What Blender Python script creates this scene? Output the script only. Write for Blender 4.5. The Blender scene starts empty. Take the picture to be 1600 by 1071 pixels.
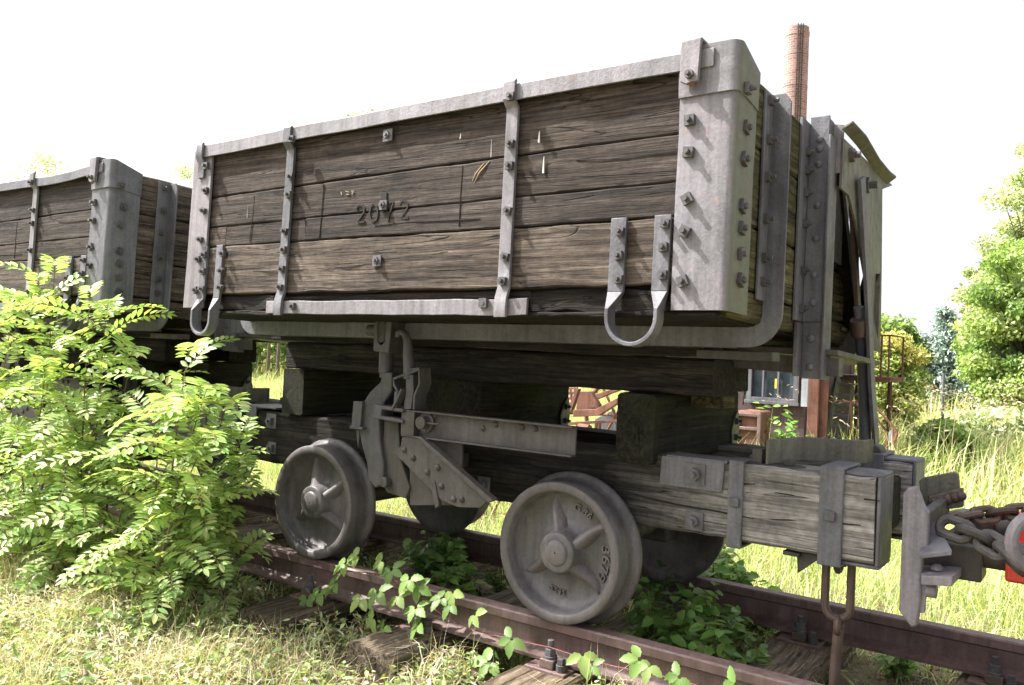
import bpy, math, random
import numpy as np
from mathutils import Vector, Matrix
SC = bpy.context.scene
COL = SC.collection
PI = math.pi
# ------------------------------------------------------------------ camera
CP = np.array([1.6597, -2.7374, 1.0009]); YAW, PITCH, ROLL, FOC = -0.6207, 0.0090, 0.0422, 1320.79
def _basis():
    a, b, c = YAW, PITCH, ROLL
    ca, sa = math.cos(a), math.sin(a)
    f0 = np.array([sa, ca, 0]); r0 = np.array([ca, -sa, 0]); u0 = np.array([0, 0, 1.])
    f = math.cos(b)*f0 + math.sin(b)*u0; u = math.cos(b)*u0 - math.sin(b)*f0
    return math.cos(c)*r0 + math.sin(c)*u, math.cos(c)*u - math.sin(c)*r0, f
CR, CU, CF = _basis()
cd = bpy.data.cameras.new('camera'); cam = bpy.data.objects.new('camera', cd); COL.objects.link(cam)
cd.sensor_width = 36; cd.lens = 36*FOC/1600; cd.clip_start = 0.05; cd.clip_end = 1500
mw = Matrix.Identity(4)
for i in range(3):
    mw[i][0] = CR[i]; mw[i][1] = CU[i]; mw[i][2] = -CF[i]; mw[i][3] = CP[i]
cam.matrix_world = mw
SC.camera = cam
# ------------------------------------------------------------------ light
SUN = Vector((-0.77, -0.315, 1.0)).normalized()
w = bpy.data.worlds.new('World'); SC.world = w; w.use_nodes = True
nt = w.node_tree; bg = nt.nodes['Background']
sky = nt.nodes.new('ShaderNodeTexSky'); sky.sky_type = 'NISHITA'; sky.sun_disc = False
sky.sun_elevation = math.asin(SUN.z); sky.sun_rotation = math.atan2(SUN.x, SUN.y)
sky.dust_density = 8.0; sky.air_density = 1.0; sky.ozone_density = 0.3
hs = nt.nodes.new('ShaderNodeHueSaturation'); hs.inputs['Saturation'].default_value = 0.28; hs.inputs['Value'].default_value = 1.0   # thin white summer haze
lg = nt.nodes.new('ShaderNodeMix'); lg.data_type = 'RGBA'; lg.blend_type = 'LIGHTEN'; lg.inputs[0].default_value = 1.0; lg.inputs[7].default_value = (2.75, 2.85, 3.05, 1)
nt.links.new(sky.outputs[0], hs.inputs['Color']); nt.links.new(hs.outputs[0], lg.inputs[6]); nt.links.new(lg.outputs[2], bg.inputs[0]); bg.inputs[1].default_value = 0.15
sl = bpy.data.lights.new('sun', 'SUN'); sl.energy = 5.0; sl.angle = math.radians(0.5); sl.color = (1.0, 0.955, 0.89)
so = bpy.data.objects.new('sun', sl); COL.objects.link(so); so.rotation_euler = SUN.to_track_quat('Z', 'Y').to_euler()
SC.view_settings.view_transform = 'Standard'; SC.view_settings.look = 'None'
SC.view_settings.exposure = 1.32; SC.view_settings.gamma = 1
try:
    SC.cycles.max_bounces = 8; SC.cycles.transparent_max_bounces = 8
except Exception: pass

# ------------------------------------------------------------------ point helpers
def ray(x, y): return CF + CR*(x-800)/FOC + CU*(535.5-y)/FOC
def P(x, y, ax, val):
    "world point seen at pixel (x,y) on the plane ax=val"
    d = ray(x, y); i = 'xyz'.index(ax); return CP + (val-CP[i])/d[i]*d
tl, pi_, ya = 0.03485, -0.00716, 0.01489
def _m(a): return np.array(a, float)
MB_ = _m([[math.cos(ya), -math.sin(ya), 0], [math.sin(ya), math.cos(ya), 0], [0, 0, 1]]) @ _m([[math.cos(pi_), 0, math.sin(pi_)], [0, 1, 0], [-math.sin(pi_), 0, math.cos(pi_)]]) @ _m([[1, 0, 0], [0, math.cos(tl), math.sin(tl)], [0, -math.sin(tl), math.cos(tl)]])
OB = np.array([-1.801, -0.45, 1.123]); BL, BH = 2.538, 0.745
def W(u, v, w_): return OB + MB_ @ np.array([u, v, w_], float)     # body (hopper) coordinates to world
def Bp(x, y, ax, val):
    i = 'uvw'.index(ax); c = MB_.T @ (CP-OB); d = MB_.T @ ray(x, y); return c + (val-c[i])/d[i]*d
def ident(a, b, c): return np.array([a, b, c], float)

# ------------------------------------------------------------------ materials
def newmat(name):
    m = bpy.data.materials.new(name); m.use_nodes = True
    return m, m.node_tree, m.node_tree.nodes['Principled BSDF']
def N(nt, t, **k):
    n = nt.nodes.new(t)
    for a, b in k.items(): setattr(n, a, b)
    return n
def noise(nt, vec, scale, detail=6, rough=0.6, dist=0.0):
    n = N(nt, 'ShaderNodeTexNoise'); n.inputs['Scale'].default_value = scale; n.inputs['Detail'].default_value = detail
    n.inputs['Roughness'].default_value = rough; n.inputs['Distortion'].default_value = dist
    if vec is not None: nt.links.new(vec, n.inputs['Vector'])
    return n.outputs['Fac']
def ramp(nt, fac, stops, interp='LINEAR'):
    r = N(nt, 'ShaderNodeValToRGB'); r.color_ramp.interpolation = interp
    e = r.color_ramp.elements
    while len(e) > 1: e.remove(e[-1])
    e[0].position = stops[0][0]; e[0].color = (*stops[0][1], 1) if hasattr(stops[0][1], '__len__') else (stops[0][1],)*3+(1,)
    for p_, c in stops[1:]:
        k = e.new(p_); k.color = (*c, 1) if hasattr(c, '__len__') else (c, c, c, 1)
    nt.links.new(fac, r.inputs[0]); return r.outputs[0]
def mix(nt, fac, a, b, mode='MIX'):
    m = N(nt, 'ShaderNodeMix', data_type='RGBA', blend_type=mode)
    for s, v in ((m.inputs[0], fac), (m.inputs[6], a), (m.inputs[7], b)):
        if isinstance(v, (int, float)): s.default_value = v
        elif isinstance(v, tuple): s.default_value = (*v, 1)
        else: nt.links.new(v, s)
    return m.outputs[2]
def mapping(nt, scale, loc=(0, 0, 0), rnd=True):
    tc = N(nt, 'ShaderNodeTexCoord'); mp = N(nt, 'ShaderNodeMapping'); mp.inputs['Scale'].default_value = scale
    nt.links.new(tc.outputs['Object'], mp.inputs['Vector'])
    if rnd:   # every board gets its own piece of grain
        oi = N(nt, 'ShaderNodeObjectInfo'); ml = N(nt, 'ShaderNodeVectorMath', operation='SCALE'); cb = N(nt, 'ShaderNodeCombineXYZ')
        for i in range(3): nt.links.new(oi.outputs['Random'], cb.inputs[i])
        nt.links.new(cb.outputs[0], ml.inputs[0]); ml.inputs['Scale'].default_value = 37.0
        ad = N(nt, 'ShaderNodeVectorMath', operation='ADD'); nt.links.new(mp.outputs[0], ad.inputs[0]); nt.links.new(ml.outputs[0], ad.inputs[1])
        return ad.outputs[0]
    mp.inputs['Location'].default_value = loc
    return mp.outputs[0]
def bump(nt, bsdf, h, strength, dist):
    b = N(nt, 'ShaderNodeBump'); b.inputs['Strength'].default_value = strength; b.inputs['Distance'].default_value = dist
    nt.links.new(h, b.inputs['Height']); nt.links.new(b.outputs[0], bsdf.inputs['Normal'])
def madd(nt, a, b, op='ADD'):
    m = N(nt, 'ShaderNodeMath', operation=op)
    for s, v in ((m.inputs[0], a), (m.inputs[1], b)):
        if isinstance(v, (int, float)): s.default_value = v
        else: nt.links.new(v, s)
    return m.outputs[0]
def wood(name, dark, mid, light, axis=0, pale=None, moss=None, bs=0.9):
    m, nt, b = newmat(name)
    def ax(al, ac):
        s = [ac]*3; s[axis] = al; return tuple(s)
    g = noise(nt, mapping(nt, ax(2.0, 55)), 1, 9, 0.70, 0.45)
    gf = noise(nt, mapping(nt, ax(7, 190)), 1, 5, 0.7, 0.3)
    patch = noise(nt, mapping(nt, ax(2.0, 6)), 1, 6, 0.62, 0.8)
    crack = noise(nt, mapping(nt, ax(0.55, 15)), 1, 4, 0.5, 0.7)
    sp = noise(nt, mapping(nt, (38, 38, 38)), 1, 4, 0.6, 0.2)
    c = ramp(nt, g, [(0.36, dark), (0.49, mid), (0.66, light)])
    c = mix(nt, 1.0, c, ramp(nt, patch, [(0.25, 0.42), (0.5, 0.9), (0.75, 1.35)]), 'MULTIPLY')
    c = mix(nt, 1.0, c, ramp(nt, gf, [(0.3, 0.6), (0.55, 1.0), (0.8, 1.35)]), 'MULTIPLY')
    if pale:
        x0, x1, pc = pale
        tc = N(nt, 'ShaderNodeTexCoord'); sx = N(nt, 'ShaderNodeSeparateXYZ'); nt.links.new(tc.outputs['Object'], sx.inputs[0])
        k = madd(nt, sx.outputs[0], madd(nt, patch, 0.9, 'MULTIPLY')); mr = N(nt, 'ShaderNodeMapRange'); nt.links.new(k, mr.inputs[0])
        mr.inputs[1].default_value = x0+.45; mr.inputs[2].default_value = x1+.45
        pc2 = mix(nt, 1.0, pc, ramp(nt, g, [(0.3, 0.16), (0.48, 0.75), (0.62, 1.5)]), 'MULTIPLY')
        c = mix(nt, mr.outputs[0], c, pc2)
    if moss:
        c = mix(nt, ramp(nt, noise(nt, mapping(nt, (5, 5, 5)), 1, 6, 0.7), [(0.42, 0.0), (0.62, 0.85)]), c, moss)
    oi_ = N(nt, 'ShaderNodeObjectInfo'); c = mix(nt, 1.0, c, ramp(nt, oi_.outputs['Random'], [(0.0, (0.84, 0.84, 0.85)), (0.5, (1.0, 0.98, 0.97)), (1.0, (1.16, 1.12, 1.08))]), 'MULTIPLY')
    ck = ramp(nt, crack, [(0.490, 1.0), (0.4990, 0.2), (0.508, 1.0)])
    c = mix(nt, 1.0, c, ck, 'MULTIPLY')
    c = mix(nt, 1.0, c, ramp(nt, sp, [(0.3, 0.75), (0.6, 1.1)]), 'MULTIPLY')
    vo = N(nt, 'ShaderNodeTexVoronoi'); vo.inputs['Scale'].default_value = 1.0; nt.links.new(mapping(nt, ax(2.3, 5.5)), vo.inputs['Vector'])
    kd = madd(nt, vo.outputs['Distance'], madd(nt, g, 0.10, 'MULTIPLY'), 'ADD')
    c = mix(nt, 1.0, c, ramp(nt, kd, [(0.13, 0.30), (0.17, 0.75), (0.24, 1.0)]), 'MULTIPLY')
    nt.links.new(c, b.inputs['Base Color']); b.inputs['Roughness'].default_value = 0.88; b.inputs['Specular IOR Level'].default_value = 0.25
    h = madd(nt, madd(nt, g, madd(nt, gf, 0.45, 'MULTIPLY')), madd(nt, ck, 0.9, 'MULTIPLY'))
    h = madd(nt, h, madd(nt, sp, 0.35, 'MULTIPLY'))
    bump(nt, b, h, bs*0.95, 0.008)
    return m
def metal(name, base, alt, rust, rough=0.55, rustlo=0.60, pits=0.35, spec=0.4, streak=0.5, shade_tint=None):
    m, nt, b = newmat(name)
    big = noise(nt, mapping(nt, (5, 5, 5)), 1, 8, 0.65, 0.5)
    fine = noise(nt, mapping(nt, (95, 95, 95)), 1, 4, 0.65)
    med = noise(nt, mapping(nt, (22, 22, 22)), 1, 7, 0.7, 0.4)
    st = noise(nt, mapping(nt, (40, 40, 2.5)), 1, 4, 0.6)
    c = ramp(nt, big, [(0.3, base), (0.7, alt)])
    c = mix(nt, ramp(nt, med, [(rustlo, 0.0), (rustlo+0.12, 0.85)]), c, rust)
    c = mix(nt, 1.0, c, ramp(nt, fine, [(0.25, 0.78), (0.75, 1.2)]), 'MULTIPLY')
    c = mix(nt, 1.0, c, ramp(nt, noise(nt, mapping(nt, (2.6, 2.6, 2.6)), 1, 7, 0.62, 0.8), [(0.30, 0.52), (0.48, 0.98), (0.7, 1.2)]), 'MULTIPLY')
    edge = N(nt, 'ShaderNodeNewGeometry'); c = mix(nt, ramp(nt, edge.outputs['Pointiness'], [(0.53, 0.0), (0.62, 0.18)]), c, rust)
    c = mix(nt, streak, c, ramp(nt, st, [(0.3, 0.45), (0.6, 1.25)]), 'MULTIPLY')
    if shade_tint:      # shade and green bounce light painted as olive on faces toward +X
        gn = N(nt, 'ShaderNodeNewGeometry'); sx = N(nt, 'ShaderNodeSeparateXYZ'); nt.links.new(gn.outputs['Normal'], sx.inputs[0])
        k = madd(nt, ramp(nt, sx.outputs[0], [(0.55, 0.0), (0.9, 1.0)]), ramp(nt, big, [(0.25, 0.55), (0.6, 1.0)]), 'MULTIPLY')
        c = mix(nt, k, c, shade_tint)
    nt.links.new(c, b.inputs['Base Color'])
    nt.links.new(ramp(nt, med, [(0.3, rough-0.1), (0.7, min(1, rough+0.2))]), b.inputs['Roughness'])
    b.inputs['Specular IOR Level'].default_value = spec
    bump(nt, b, madd(nt, madd(nt, fine, 0.5, 'MULTIPLY'), med), pits, 0.004)
    return m
M = {}
M['wood'] = wood('weathered_brown_wood', (0.017, 0.0135, 0.0115), (0.046, 0.037, 0.032), (0.098, 0.080, 0.069))
M['wood_y'] = wood('weathered_end_boards', (0.026, 0.020, 0.016), (0.085, 0.067, 0.055), (0.17, 0.14, 0.115), axis=1)
M['wood_tan'] = wood('weathered_tan_wood', (0.026, 0.020, 0.016), (0.086, 0.068, 0.055), (0.18, 0.147, 0.120))
M['wood_dark'] = wood('dark_frame_wood', (0.005, 0.005, 0.0045), (0.018, 0.016, 0.0148), (0.046, 0.041, 0.036))
M['wood_darky'] = wood('dark_cross_wood', (0.004, 0.004, 0.003), (0.017, 0.0155, 0.0115), (0.042, 0.038, 0.028), axis=1, moss=(0.024, 0.027, 0.013))
M['wood_end'] = wood('mossy_end_wood', (0.02, 0.018, 0.008), (0.08, 0.072, 0.030), (0.17, 0.15, 0.075), axis=1)
M['beam'] = wood('bleached_beam_wood', (0.005, 0.0045, 0.004), (0.018, 0.016, 0.014), (0.042, 0.037, 0.033), pale=(0.55, 1.35, (0.255, 0.245, 0.238)), bs=1.0)
M['sleeper'] = wood('sleeper_wood', (0.035, 0.026, 0.018), (0.14, 0.108, 0.075), (0.30, 0.245, 0.18), axis=1, bs=1.0)
M['burnt'] = wood('charred_black_wood', (0.004, 0.0035, 0.0035), (0.014, 0.012, 0.0105), (0.042, 0.027, 0.02), bs=1.0)
M['steel'] = metal('grey_painted_steel', (0.084, 0.085, 0.099), (0.130, 0.130, 0.149), (0.105, 0.080, 0.078), rustlo=0.62, pits=0.55)
M['gear'] = metal('greasy_grey_castings', (0.040, 0.038, 0.042), (0.074, 0.070, 0.077), (0.06, 0.042, 0.038), rustlo=0.6, pits=0.6)
M['steel_olive'] = metal('grey_steel_with_algae', (0.085, 0.082, 0.066), (0.13, 0.125, 0.105), (0.06, 0.058, 0.028), rustlo=0.55, pits=0.45)
M['corner'] = metal('corner_plate_steel', (0.126, 0.123, 0.137), (0.195, 0.185, 0.203), (0.24, 0.15, 0.15), rustlo=0.60, pits=0.45, shade_tint=(0.105, 0.112, 0.080))
M['steel_pink'] = metal('grey_steel_with_faded_red', (0.126, 0.123, 0.137), (0.195, 0.185, 0.203), (0.24, 0.15, 0.15), rustlo=0.60, pits=0.45)
M['steel_dark'] = metal('dark_grimy_steel', (0.040, 0.036, 0.035), (0.068, 0.062, 0.060), (0.055, 0.038, 0.03), rustlo=0.6, pits=0.5)
M['wheel'] = metal('cast_grey_wheel_iron', (0.068, 0.063, 0.067), (0.118, 0.108, 0.113), (0.15, 0.095, 0.092), rough=0.5, rustlo=0.63, pits=0.45, spec=0.5)
M['nut'] = metal('rusty_bolt_iron', (0.050, 0.050, 0.056), (0.095, 0.092, 0.100), (0.07, 0.05, 0.04), rough=0.5, pits=0.5)
M['rail'] = metal('rusty_rail_steel', (0.110, 0.066, 0.062), (0.165, 0.118, 0.112), (0.10, 0.045, 0.03), rough=0.5, rustlo=0.6, pits=0.3)
M['rust'] = metal('orange_brown_rust', (0.13, 0.052, 0.036), (0.20, 0.095, 0.068), (0.075, 0.035, 0.025), rough=0.8, pits=0.5)
M['chain'] = metal('brown_chain_iron', (0.06, 0.04, 0.032), (0.095, 0.068, 0.057), (0.10, 0.045, 0.026), rough=0.5, pits=0.5)
M['plum'] = metal('plum_painted_sheet', (0.060, 0.037, 0.041), (0.085, 0.055, 0.059), (0.10, 0.05, 0.04), rough=0.7, pits=0.15)
M['red'] = metal('bright_red_paint', (0.62, 0.05, 0.03), (0.68, 0.07, 0.04), (0.5, 0.05, 0.03), rough=0.45, pits=0.1)
M['deck'] = metal('pale_deck_sheet', (0.22, 0.25, 0.29), (0.34, 0.37, 0.42), (0.2, 0.14, 0.11), rough=0.5)
def plain(name, col, rough=0.7, **kw):
    m, nt, b = newmat(name)
    c = mix(nt, 1.0, col, ramp(nt, noise(nt, mapping(nt, (14, 14, 14)), 1, 6, 0.65), [(0.3, 0.7), (0.7, 1.25)]), 'MULTIPLY')
    nt.links.new(c, b.inputs['Base Color']); b.inputs['Roughness'].default_value = rough
    for k, v in kw.items(): b.inputs[k].default_value = v
    return m
M['black'] = plain('black_recess', (0.008, 0.007, 0.006), 0.9)
M['white'] = plain('white_smear', (0.75, 0.75, 0.72), 0.8)
M['fresh'] = plain('fresh_split_wood', (0.17, 0.115, 0.07), 0.8)
M['glass'] = plain('dusty_window_glass', (0.05, 0.065, 0.08), 0.08)
M['bark'] = plain('tree_bark', (0.10, 0.08, 0.06), 0.9)
M['stem_red'] = plain('red_vine_stem', (0.17, 0.04, 0.04), 0.6)
M['stem'] = plain('brown_green_stem', (0.13, 0.09, 0.05), 0.7)
M['yellow'] = plain('yellow_petals', (0.85, 0.62, 0.03), 0.6)
M['purple'] = plain('purple_petals', (0.55, 0.30, 0.65), 0.6)
M['straw'] = plain('dry_straw', (0.5, 0.42, 0.28), 0.8)
def foliage(name, rough=0.45, trans=0.40, tint=(1.12, 1.15, 0.6)):
    m, nt, b = newmat(name)
    at = N(nt, 'ShaderNodeAttribute', attribute_name='Col')
    nt.links.new(at.outputs['Color'], b.inputs['Base Color']); b.inputs['Roughness'].default_value = rough
    b.inputs['Specular IOR Level'].default_value = 0.35
    tr = N(nt, 'ShaderNodeBsdfTranslucent'); nt.links.new(mix(nt, 1.0, at.outputs['Color'], tint, 'MULTIPLY'), tr.inputs['Color'])
    ms = N(nt, 'ShaderNodeMixShader'); ms.inputs[0].default_value = trans
    nt.links.new(b.outputs[0], ms.inputs[1]); nt.links.new(tr.outputs[0], ms.inputs[2])
    nt.links.new(ms.outputs[0], nt.nodes['Material Output'].inputs['Surface'])
    return m
M['leaf'] = foliage('green_leaves'); M['grass'] = foliage('grass_blades', 0.6, 0.35, (1.1, 1.05, 0.6))
M['needle'] = foliage('spruce_needles', 0.6, 0.15, (1, 1, 0.8))
def brickmat():
    m, nt, b = newmat('chimney_brick')
    tc = N(nt, 'ShaderNodeTexCoord'); sx = N(nt, 'ShaderNodeSeparateXYZ'); nt.links.new(tc.outputs['Object'], sx.inputs[0])
    an = madd(nt, sx.outputs[1], sx.outputs[0], 'ARCTAN2'); cb = N(nt, 'ShaderNodeCombineXYZ')
    nt.links.new(madd(nt, an, 1.1, 'MULTIPLY'), cb.inputs[0]); nt.links.new(sx.outputs[2], cb.inputs[1])
    br = N(nt, 'ShaderNodeTexBrick'); nt.links.new(cb.outputs[0], br.inputs['Vector'])
    br.inputs['Color1'].default_value = (0.22, 0.105, 0.095, 1); br.inputs['Color2'].default_value = (0.33, 0.19, 0.17, 1); br.inputs['Mortar'].default_value = (0.40, 0.34, 0.30, 1)
    br.inputs['Scale'].default_value = 1.0; br.inputs['Mortar Size'].default_value = 0.02; br.inputs['Brick Width'].default_value = 0.5; br.inputs['Row Height'].default_value = 0.22
    c = mix(nt, 1.0, br.outputs[0], ramp(nt, noise(nt, mapping(nt, (0.6, 0.6, 0.4)), 1, 6, 0.6), [(0.3, 0.75), (0.7, 1.2)]), 'MULTIPLY')
    nt.links.new(c, b.inputs['Base Color']); b.inputs['Roughness'].default_value = 0.9
    return m
M['brick'] = brickmat()
def dirtmat():
    m, nt, b = newmat('dry_ground')
    n1 = noise(nt, mapping(nt, (1.2, 1.2, 1.2), rnd=False), 1, 8, 0.65); n2 = noise(nt, mapping(nt, (30, 30, 30), rnd=False), 1, 6, 0.7)
    c = ramp(nt, n1, [(0.3, (0.13, 0.10, 0.06)), (0.5, (0.22, 0.18, 0.105)), (0.7, (0.20, 0.22, 0.08))])
    c = mix(nt, 1.0, c, ramp(nt, n2, [(0.25, 0.45), (0.5, 0.95), (0.75, 1.5)]), 'MULTIPLY')
    nt.links.new(c, b.inputs['Base Color']); b.inputs['Roughness'].default_value = 0.95
    bump(nt, b, n2, 1.0, 0.03)
    return m
M['dirt'] = dirtmat()

# ------------------------------------------------------------------ object helpers
def tag(o, label=None, cat=None, group=None, kind=None):
    for k, v in (('label', label), ('category', cat), ('group', group), ('kind', kind)):
        if v: o[k] = v
    return o
def empty(name, loc, label, cat, group=None):
    o = bpy.data.objects.new(name, None); COL.objects.link(o); o.location = loc; o.empty_display_size = 0.1
    bpy.context.view_layer.update()
    return tag(o, label, cat, group)
def rootloc(o):
    while o.parent: o = o.parent
    return np.array(o.location)
class MB:
    def __init__(s, T=ident): s.v = []; s.f = []; s.T = T; s.sm = []
    def add(s, vs, fs, smooth=False):
        b = len(s.v); s.v += [s.T(*p) for p in vs]; s.f += [[i+b for i in f] for f in fs]; s.sm += [smooth]*len(fs); return s
    def box(s, x0, x1, y0, y1, z0, z1):
        return s.add([(x, y, z) for x in (x0, x1) for y in (y0, y1) for z in (z0, z1)],
                     [(0, 1, 3, 2), (4, 6, 7, 5), (0, 4, 5, 1), (2, 3, 7, 6), (0, 2, 6, 4), (1, 5, 7, 3)])
    def prism(s, pts, d):
        "polygon (3-D points) pushed along vector d"
        n = len(pts); d = np.array(d, float); p = [np.array(a, float) for a in pts]
        s.add([tuple(a) for a in p]+[tuple(a+d) for a in p], [list(range(n)), list(range(2*n-1, n-1, -1))]+[[i, i+n, (i+1) % n+n, (i+1) % n] for i in range(n)])
        return s
    def ppoly(s, px, y, th):
        "outline given where it is seen on plane y, thickness th away from viewer"
        return s.prism([P(a, b, 'y', y) for a, b in px], (0, th, 0))
    def cyl(s, a, b, r, r2=None, n=20, cap=True):
        return s.tube([a, b], [r, r2 if r2 is not None else r], n, cap)
    def tube(s, path, r, n=10, cap=True, flat=None):
        path = [np.array(p, float) for p in path]; m = len(path)
        if not hasattr(r, '__len__'): r = [r]*m
        vs = []; prev = None
        for i, p in enumerate(path):
            t = path[min(i+1, m-1)]-path[max(i-1, 0)]; t = t/(np.linalg.norm(t)+1e-12)
            if prev is None:
                a = np.array([0, 0, 1.]) if abs(t[2]) < 0.9 else np.array([1., 0, 0])
                if flat is not None: a = np.array(flat[0], float)
            else: a = prev
            a = a-t*(a@t); a /= np.linalg.norm(a)+1e-12; b = np.cross(t, a); prev = a
            for k in range(n):
                th = 2*PI*(k+0.5)/n
                if flat is not None:    # rectangle: half sizes flat[1] along a, flat[2] along b
                    c, q = [(1, 1), (-1, 1), (-1, -1), (1, -1)][k]; vs.append(tuple(p+a*c*flat[1]+b*q*flat[2]))
                else: vs.append(tuple(p+r[i]*(math.cos(th)*a+math.sin(th)*b)))
        fs = [[i*n+k, i*n+(k+1) % n, (i+1)*n+(k+1) % n, (i+1)*n+k] for i in range(m-1) for k in range(n)]
        s.add(vs, fs, flat is None)
        if cap: s.add([vs[k] for k in range(n)], [list(range(n))[::-1]]); s.add([vs[(m-1)*n+k] for k in range(n)], [list(range(n))])
        return s
    def bar(s, path, wdir, hw, ht, cap=True):
        "flat bar swept along path; wdir = direction of its width"
        return s.tube(path, 1, 4, cap, (wdir, hw, ht))
    def ring(s, c, R, r, ax, ay, n=24, m=8, sx=1.0, a0=0, a1=2*PI):
        c = np.array(c, float); ax = np.array(ax, float); ay = np.array(ay, float); closed = abs(a1-a0-2*PI) < 1e-6
        path = [c+R*(sx*math.cos(a0+(a1-a0)*i/n)*ax+math.sin(a0+(a1-a0)*i/n)*ay) for i in range(n+1)]
        return s.tube(path, r, m, not closed)
    def lathe(s, prof, c, n=64):
        "profile (radius, y) round an axis along y through c"
        vs = []; m = len(prof)
        for k in range(n):
            t = 2*PI*k/n
            for r, y in prof: vs.append((c[0]+r*math.cos(t), c[1]+y, c[2]+r*math.sin(t)))
        fs = [[k*m+i, ((k+1) % n)*m+i, ((k+1) % n)*m+i+1, k*m+i+1] for k in range(n) for i in range(m-1)]
        return s.add(vs, fs, True)
    def build(s, name, m, parent=None, bevel=0, smooth_angle=35, T=None):
        me = bpy.data.meshes.new(name)
        v = np.array(s.v, float)
        if parent is not None: v = v-rootloc(parent)
        me.from_pydata(v.tolist(), [], s.f); me.materials.append(m)
        me.validate()
        import bmesh
        bm = bmesh.new(); bm.from_mesh(me); bmesh.ops.remove_doubles(bm, verts=bm.verts, dist=1e-5); bmesh.ops.recalc_face_normals(bm, faces=bm.faces)
        for f in bm.faces: f.smooth = True
        lim = math.radians(smooth_angle)
        for e in bm.edges:
            if len(e.link_faces) == 2 and e.calc_face_angle(0) > lim: e.smooth = False
            elif len(e.link_faces) != 2: e.smooth = False
        bm.to_mesh(me); bm.free()
        o = bpy.data.objects.new(name, me); COL.objects.link(o)
        if parent is not None: o.parent = parent
        if bevel:
            b = o.modifiers.new('bevel', 'BEVEL'); b.width = bevel; b.segments = 2; b.limit_method = 'ANGLE'; b.angle_limit = math.radians(40)
            b.harden_normals = False
        return o
rnd = random.Random(7)
def hnoise(x, s):
    i = math.floor(x); f = x-i; f = f*f*(3-2*f)
    g = lambda k: random.Random(int(k)*7919+s*104729).uniform(-1, 1)
    return g(i)*(1-f)+g(i+1)*f
def timber(T, l0, l1, a, b, axis=0, seed=0, ch=0.006, rough=0.003, n=None, freq=7):
    """rough-sawn board in frame T: runs l0..l1 along axis; a, b = (lo, hi) of the two other axes; a/b may be ((lo0,lo1),(hi0,hi1)) to taper"""
    mb = MB(T); n = n or max(6, int(abs(l1-l0)/0.045))
    def lh(q, t):
        f = lambda z: z if not hasattr(z, '__len__') else z[0]*(1-t)+z[1]*t
        return f(q[0]), f(q[1])
    vs = []
    for i in range(n+1):
        t = i/n; l = l0+(l1-l0)*t
        a0, a1 = lh(a, t); b0, b1 = lh(b, t)
        j = [rough*(hnoise(l*freq+q*31, seed+q)+0.5*hnoise(l*freq*3.1+q*31, seed+q+9)) for q in range(4)]
        e = [(a0+ch, b0), (a1-ch, b0), (a1, b0+ch), (a1, b1-ch), (a1-ch, b1), (a0+ch, b1), (a0, b1-ch), (a0, b0+ch)]
        off = [(j[0], j[1]), (j[2], j[1]), (j[2], j[1]), (j[2], j[3]), (j[2], j[3]), (j[0], j[3]), (j[0], j[3]), (j[0], j[1])]
        for (p, q), (dp, dq) in zip(e, off):
            c = [0, 0, 0]; c[axis] = l + (0.004*hnoise(p*40+q*50, seed+i) if i in (0, n) else 0); o = [k for k in range(3) if k != axis]; c[o[0]] = p+dp; c[o[1]] = q+dq
            vs.append(tuple(c))
    fs = [[i*8+k, i*8+(k+1) % 8, (i+1)*8+(k+1) % 8, (i+1)*8+k] for i in range(n) for k in range(8)]
    fs += [list(range(8))[::-1], [n*8+k for k in range(8)]]
    return mb.add(vs, fs)
def nut(parent, T, pos, nrm, size=0.030, h=0.014, stud=0.014, rot=0.0, name='nut', m=None, washer=0.0, wm=None, hexa=False):
    "square nut with stud; nrm = outward axis (unit vector in frame T)"
    mb = MB(T); p = np.array(pos, float); n = np.array(nrm, float)
    a = np.cross(n, [0.0, 0.0, 1.0]) if abs(n[2]) < 0.9 else np.array([1.0, 0, 0]); a /= np.linalg.norm(a); b = np.cross(n, a)
    def sq(c, s, hh, k, ang):
        pts = [c+s*(math.cos(ang+2*PI*i/k)*a+math.sin(ang+2*PI*i/k)*b) for i in range(k)]; mb.prism(pts, n*hh)
    if washer:
        sq(p, washer*0.7071, 0.006, 4, PI/4); p = p+n*0.006
    sq(p, size*(0.58 if hexa else 0.7071), h, 6 if hexa else 4, PI/4+rot)
    sq(p+n*h, size*0.27, stud, 8, rot)
    return mb.build(name, m or M['nut'], parent)
def rivet(mb, pos, nrm, r=0.012):
    p = np.array(pos, float); n = np.array(nrm, float)
    a = np.cross(n, [0.0, 0.0, 1.0]) if abs(n[2]) < 0.9 else np.array([1.0, 0, 0]); a /= np.linalg.norm(a); b = np.cross(n, a); k = 10
    vs = [tuple(p+n*hh+rr*(math.cos(2*PI*i/k)*a+math.sin(2*PI*i/k)*b)) for rr, hh in ((r, 0), (r*0.92, r*0.4), (r*0.5, r*0.75)) for i in range(k)]+[tuple(p+n*r*0.85)]
    fs = [[j*k+i, j*k+(i+1) % k, (j+1)*k+(i+1) % k, (j+1)*k+i] for j in range(2) for i in range(k)]+[[2*k+i, 2*k+(i+1) % k, 3*k] for i in range(k)]
    mb.add(vs, fs, True)
def rivet_obj(T, pos, nrm, r, m, parent):
    g_ = MB(T); rivet(g_, pos, nrm, r); return g_.build('rivet', m, parent)
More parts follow.
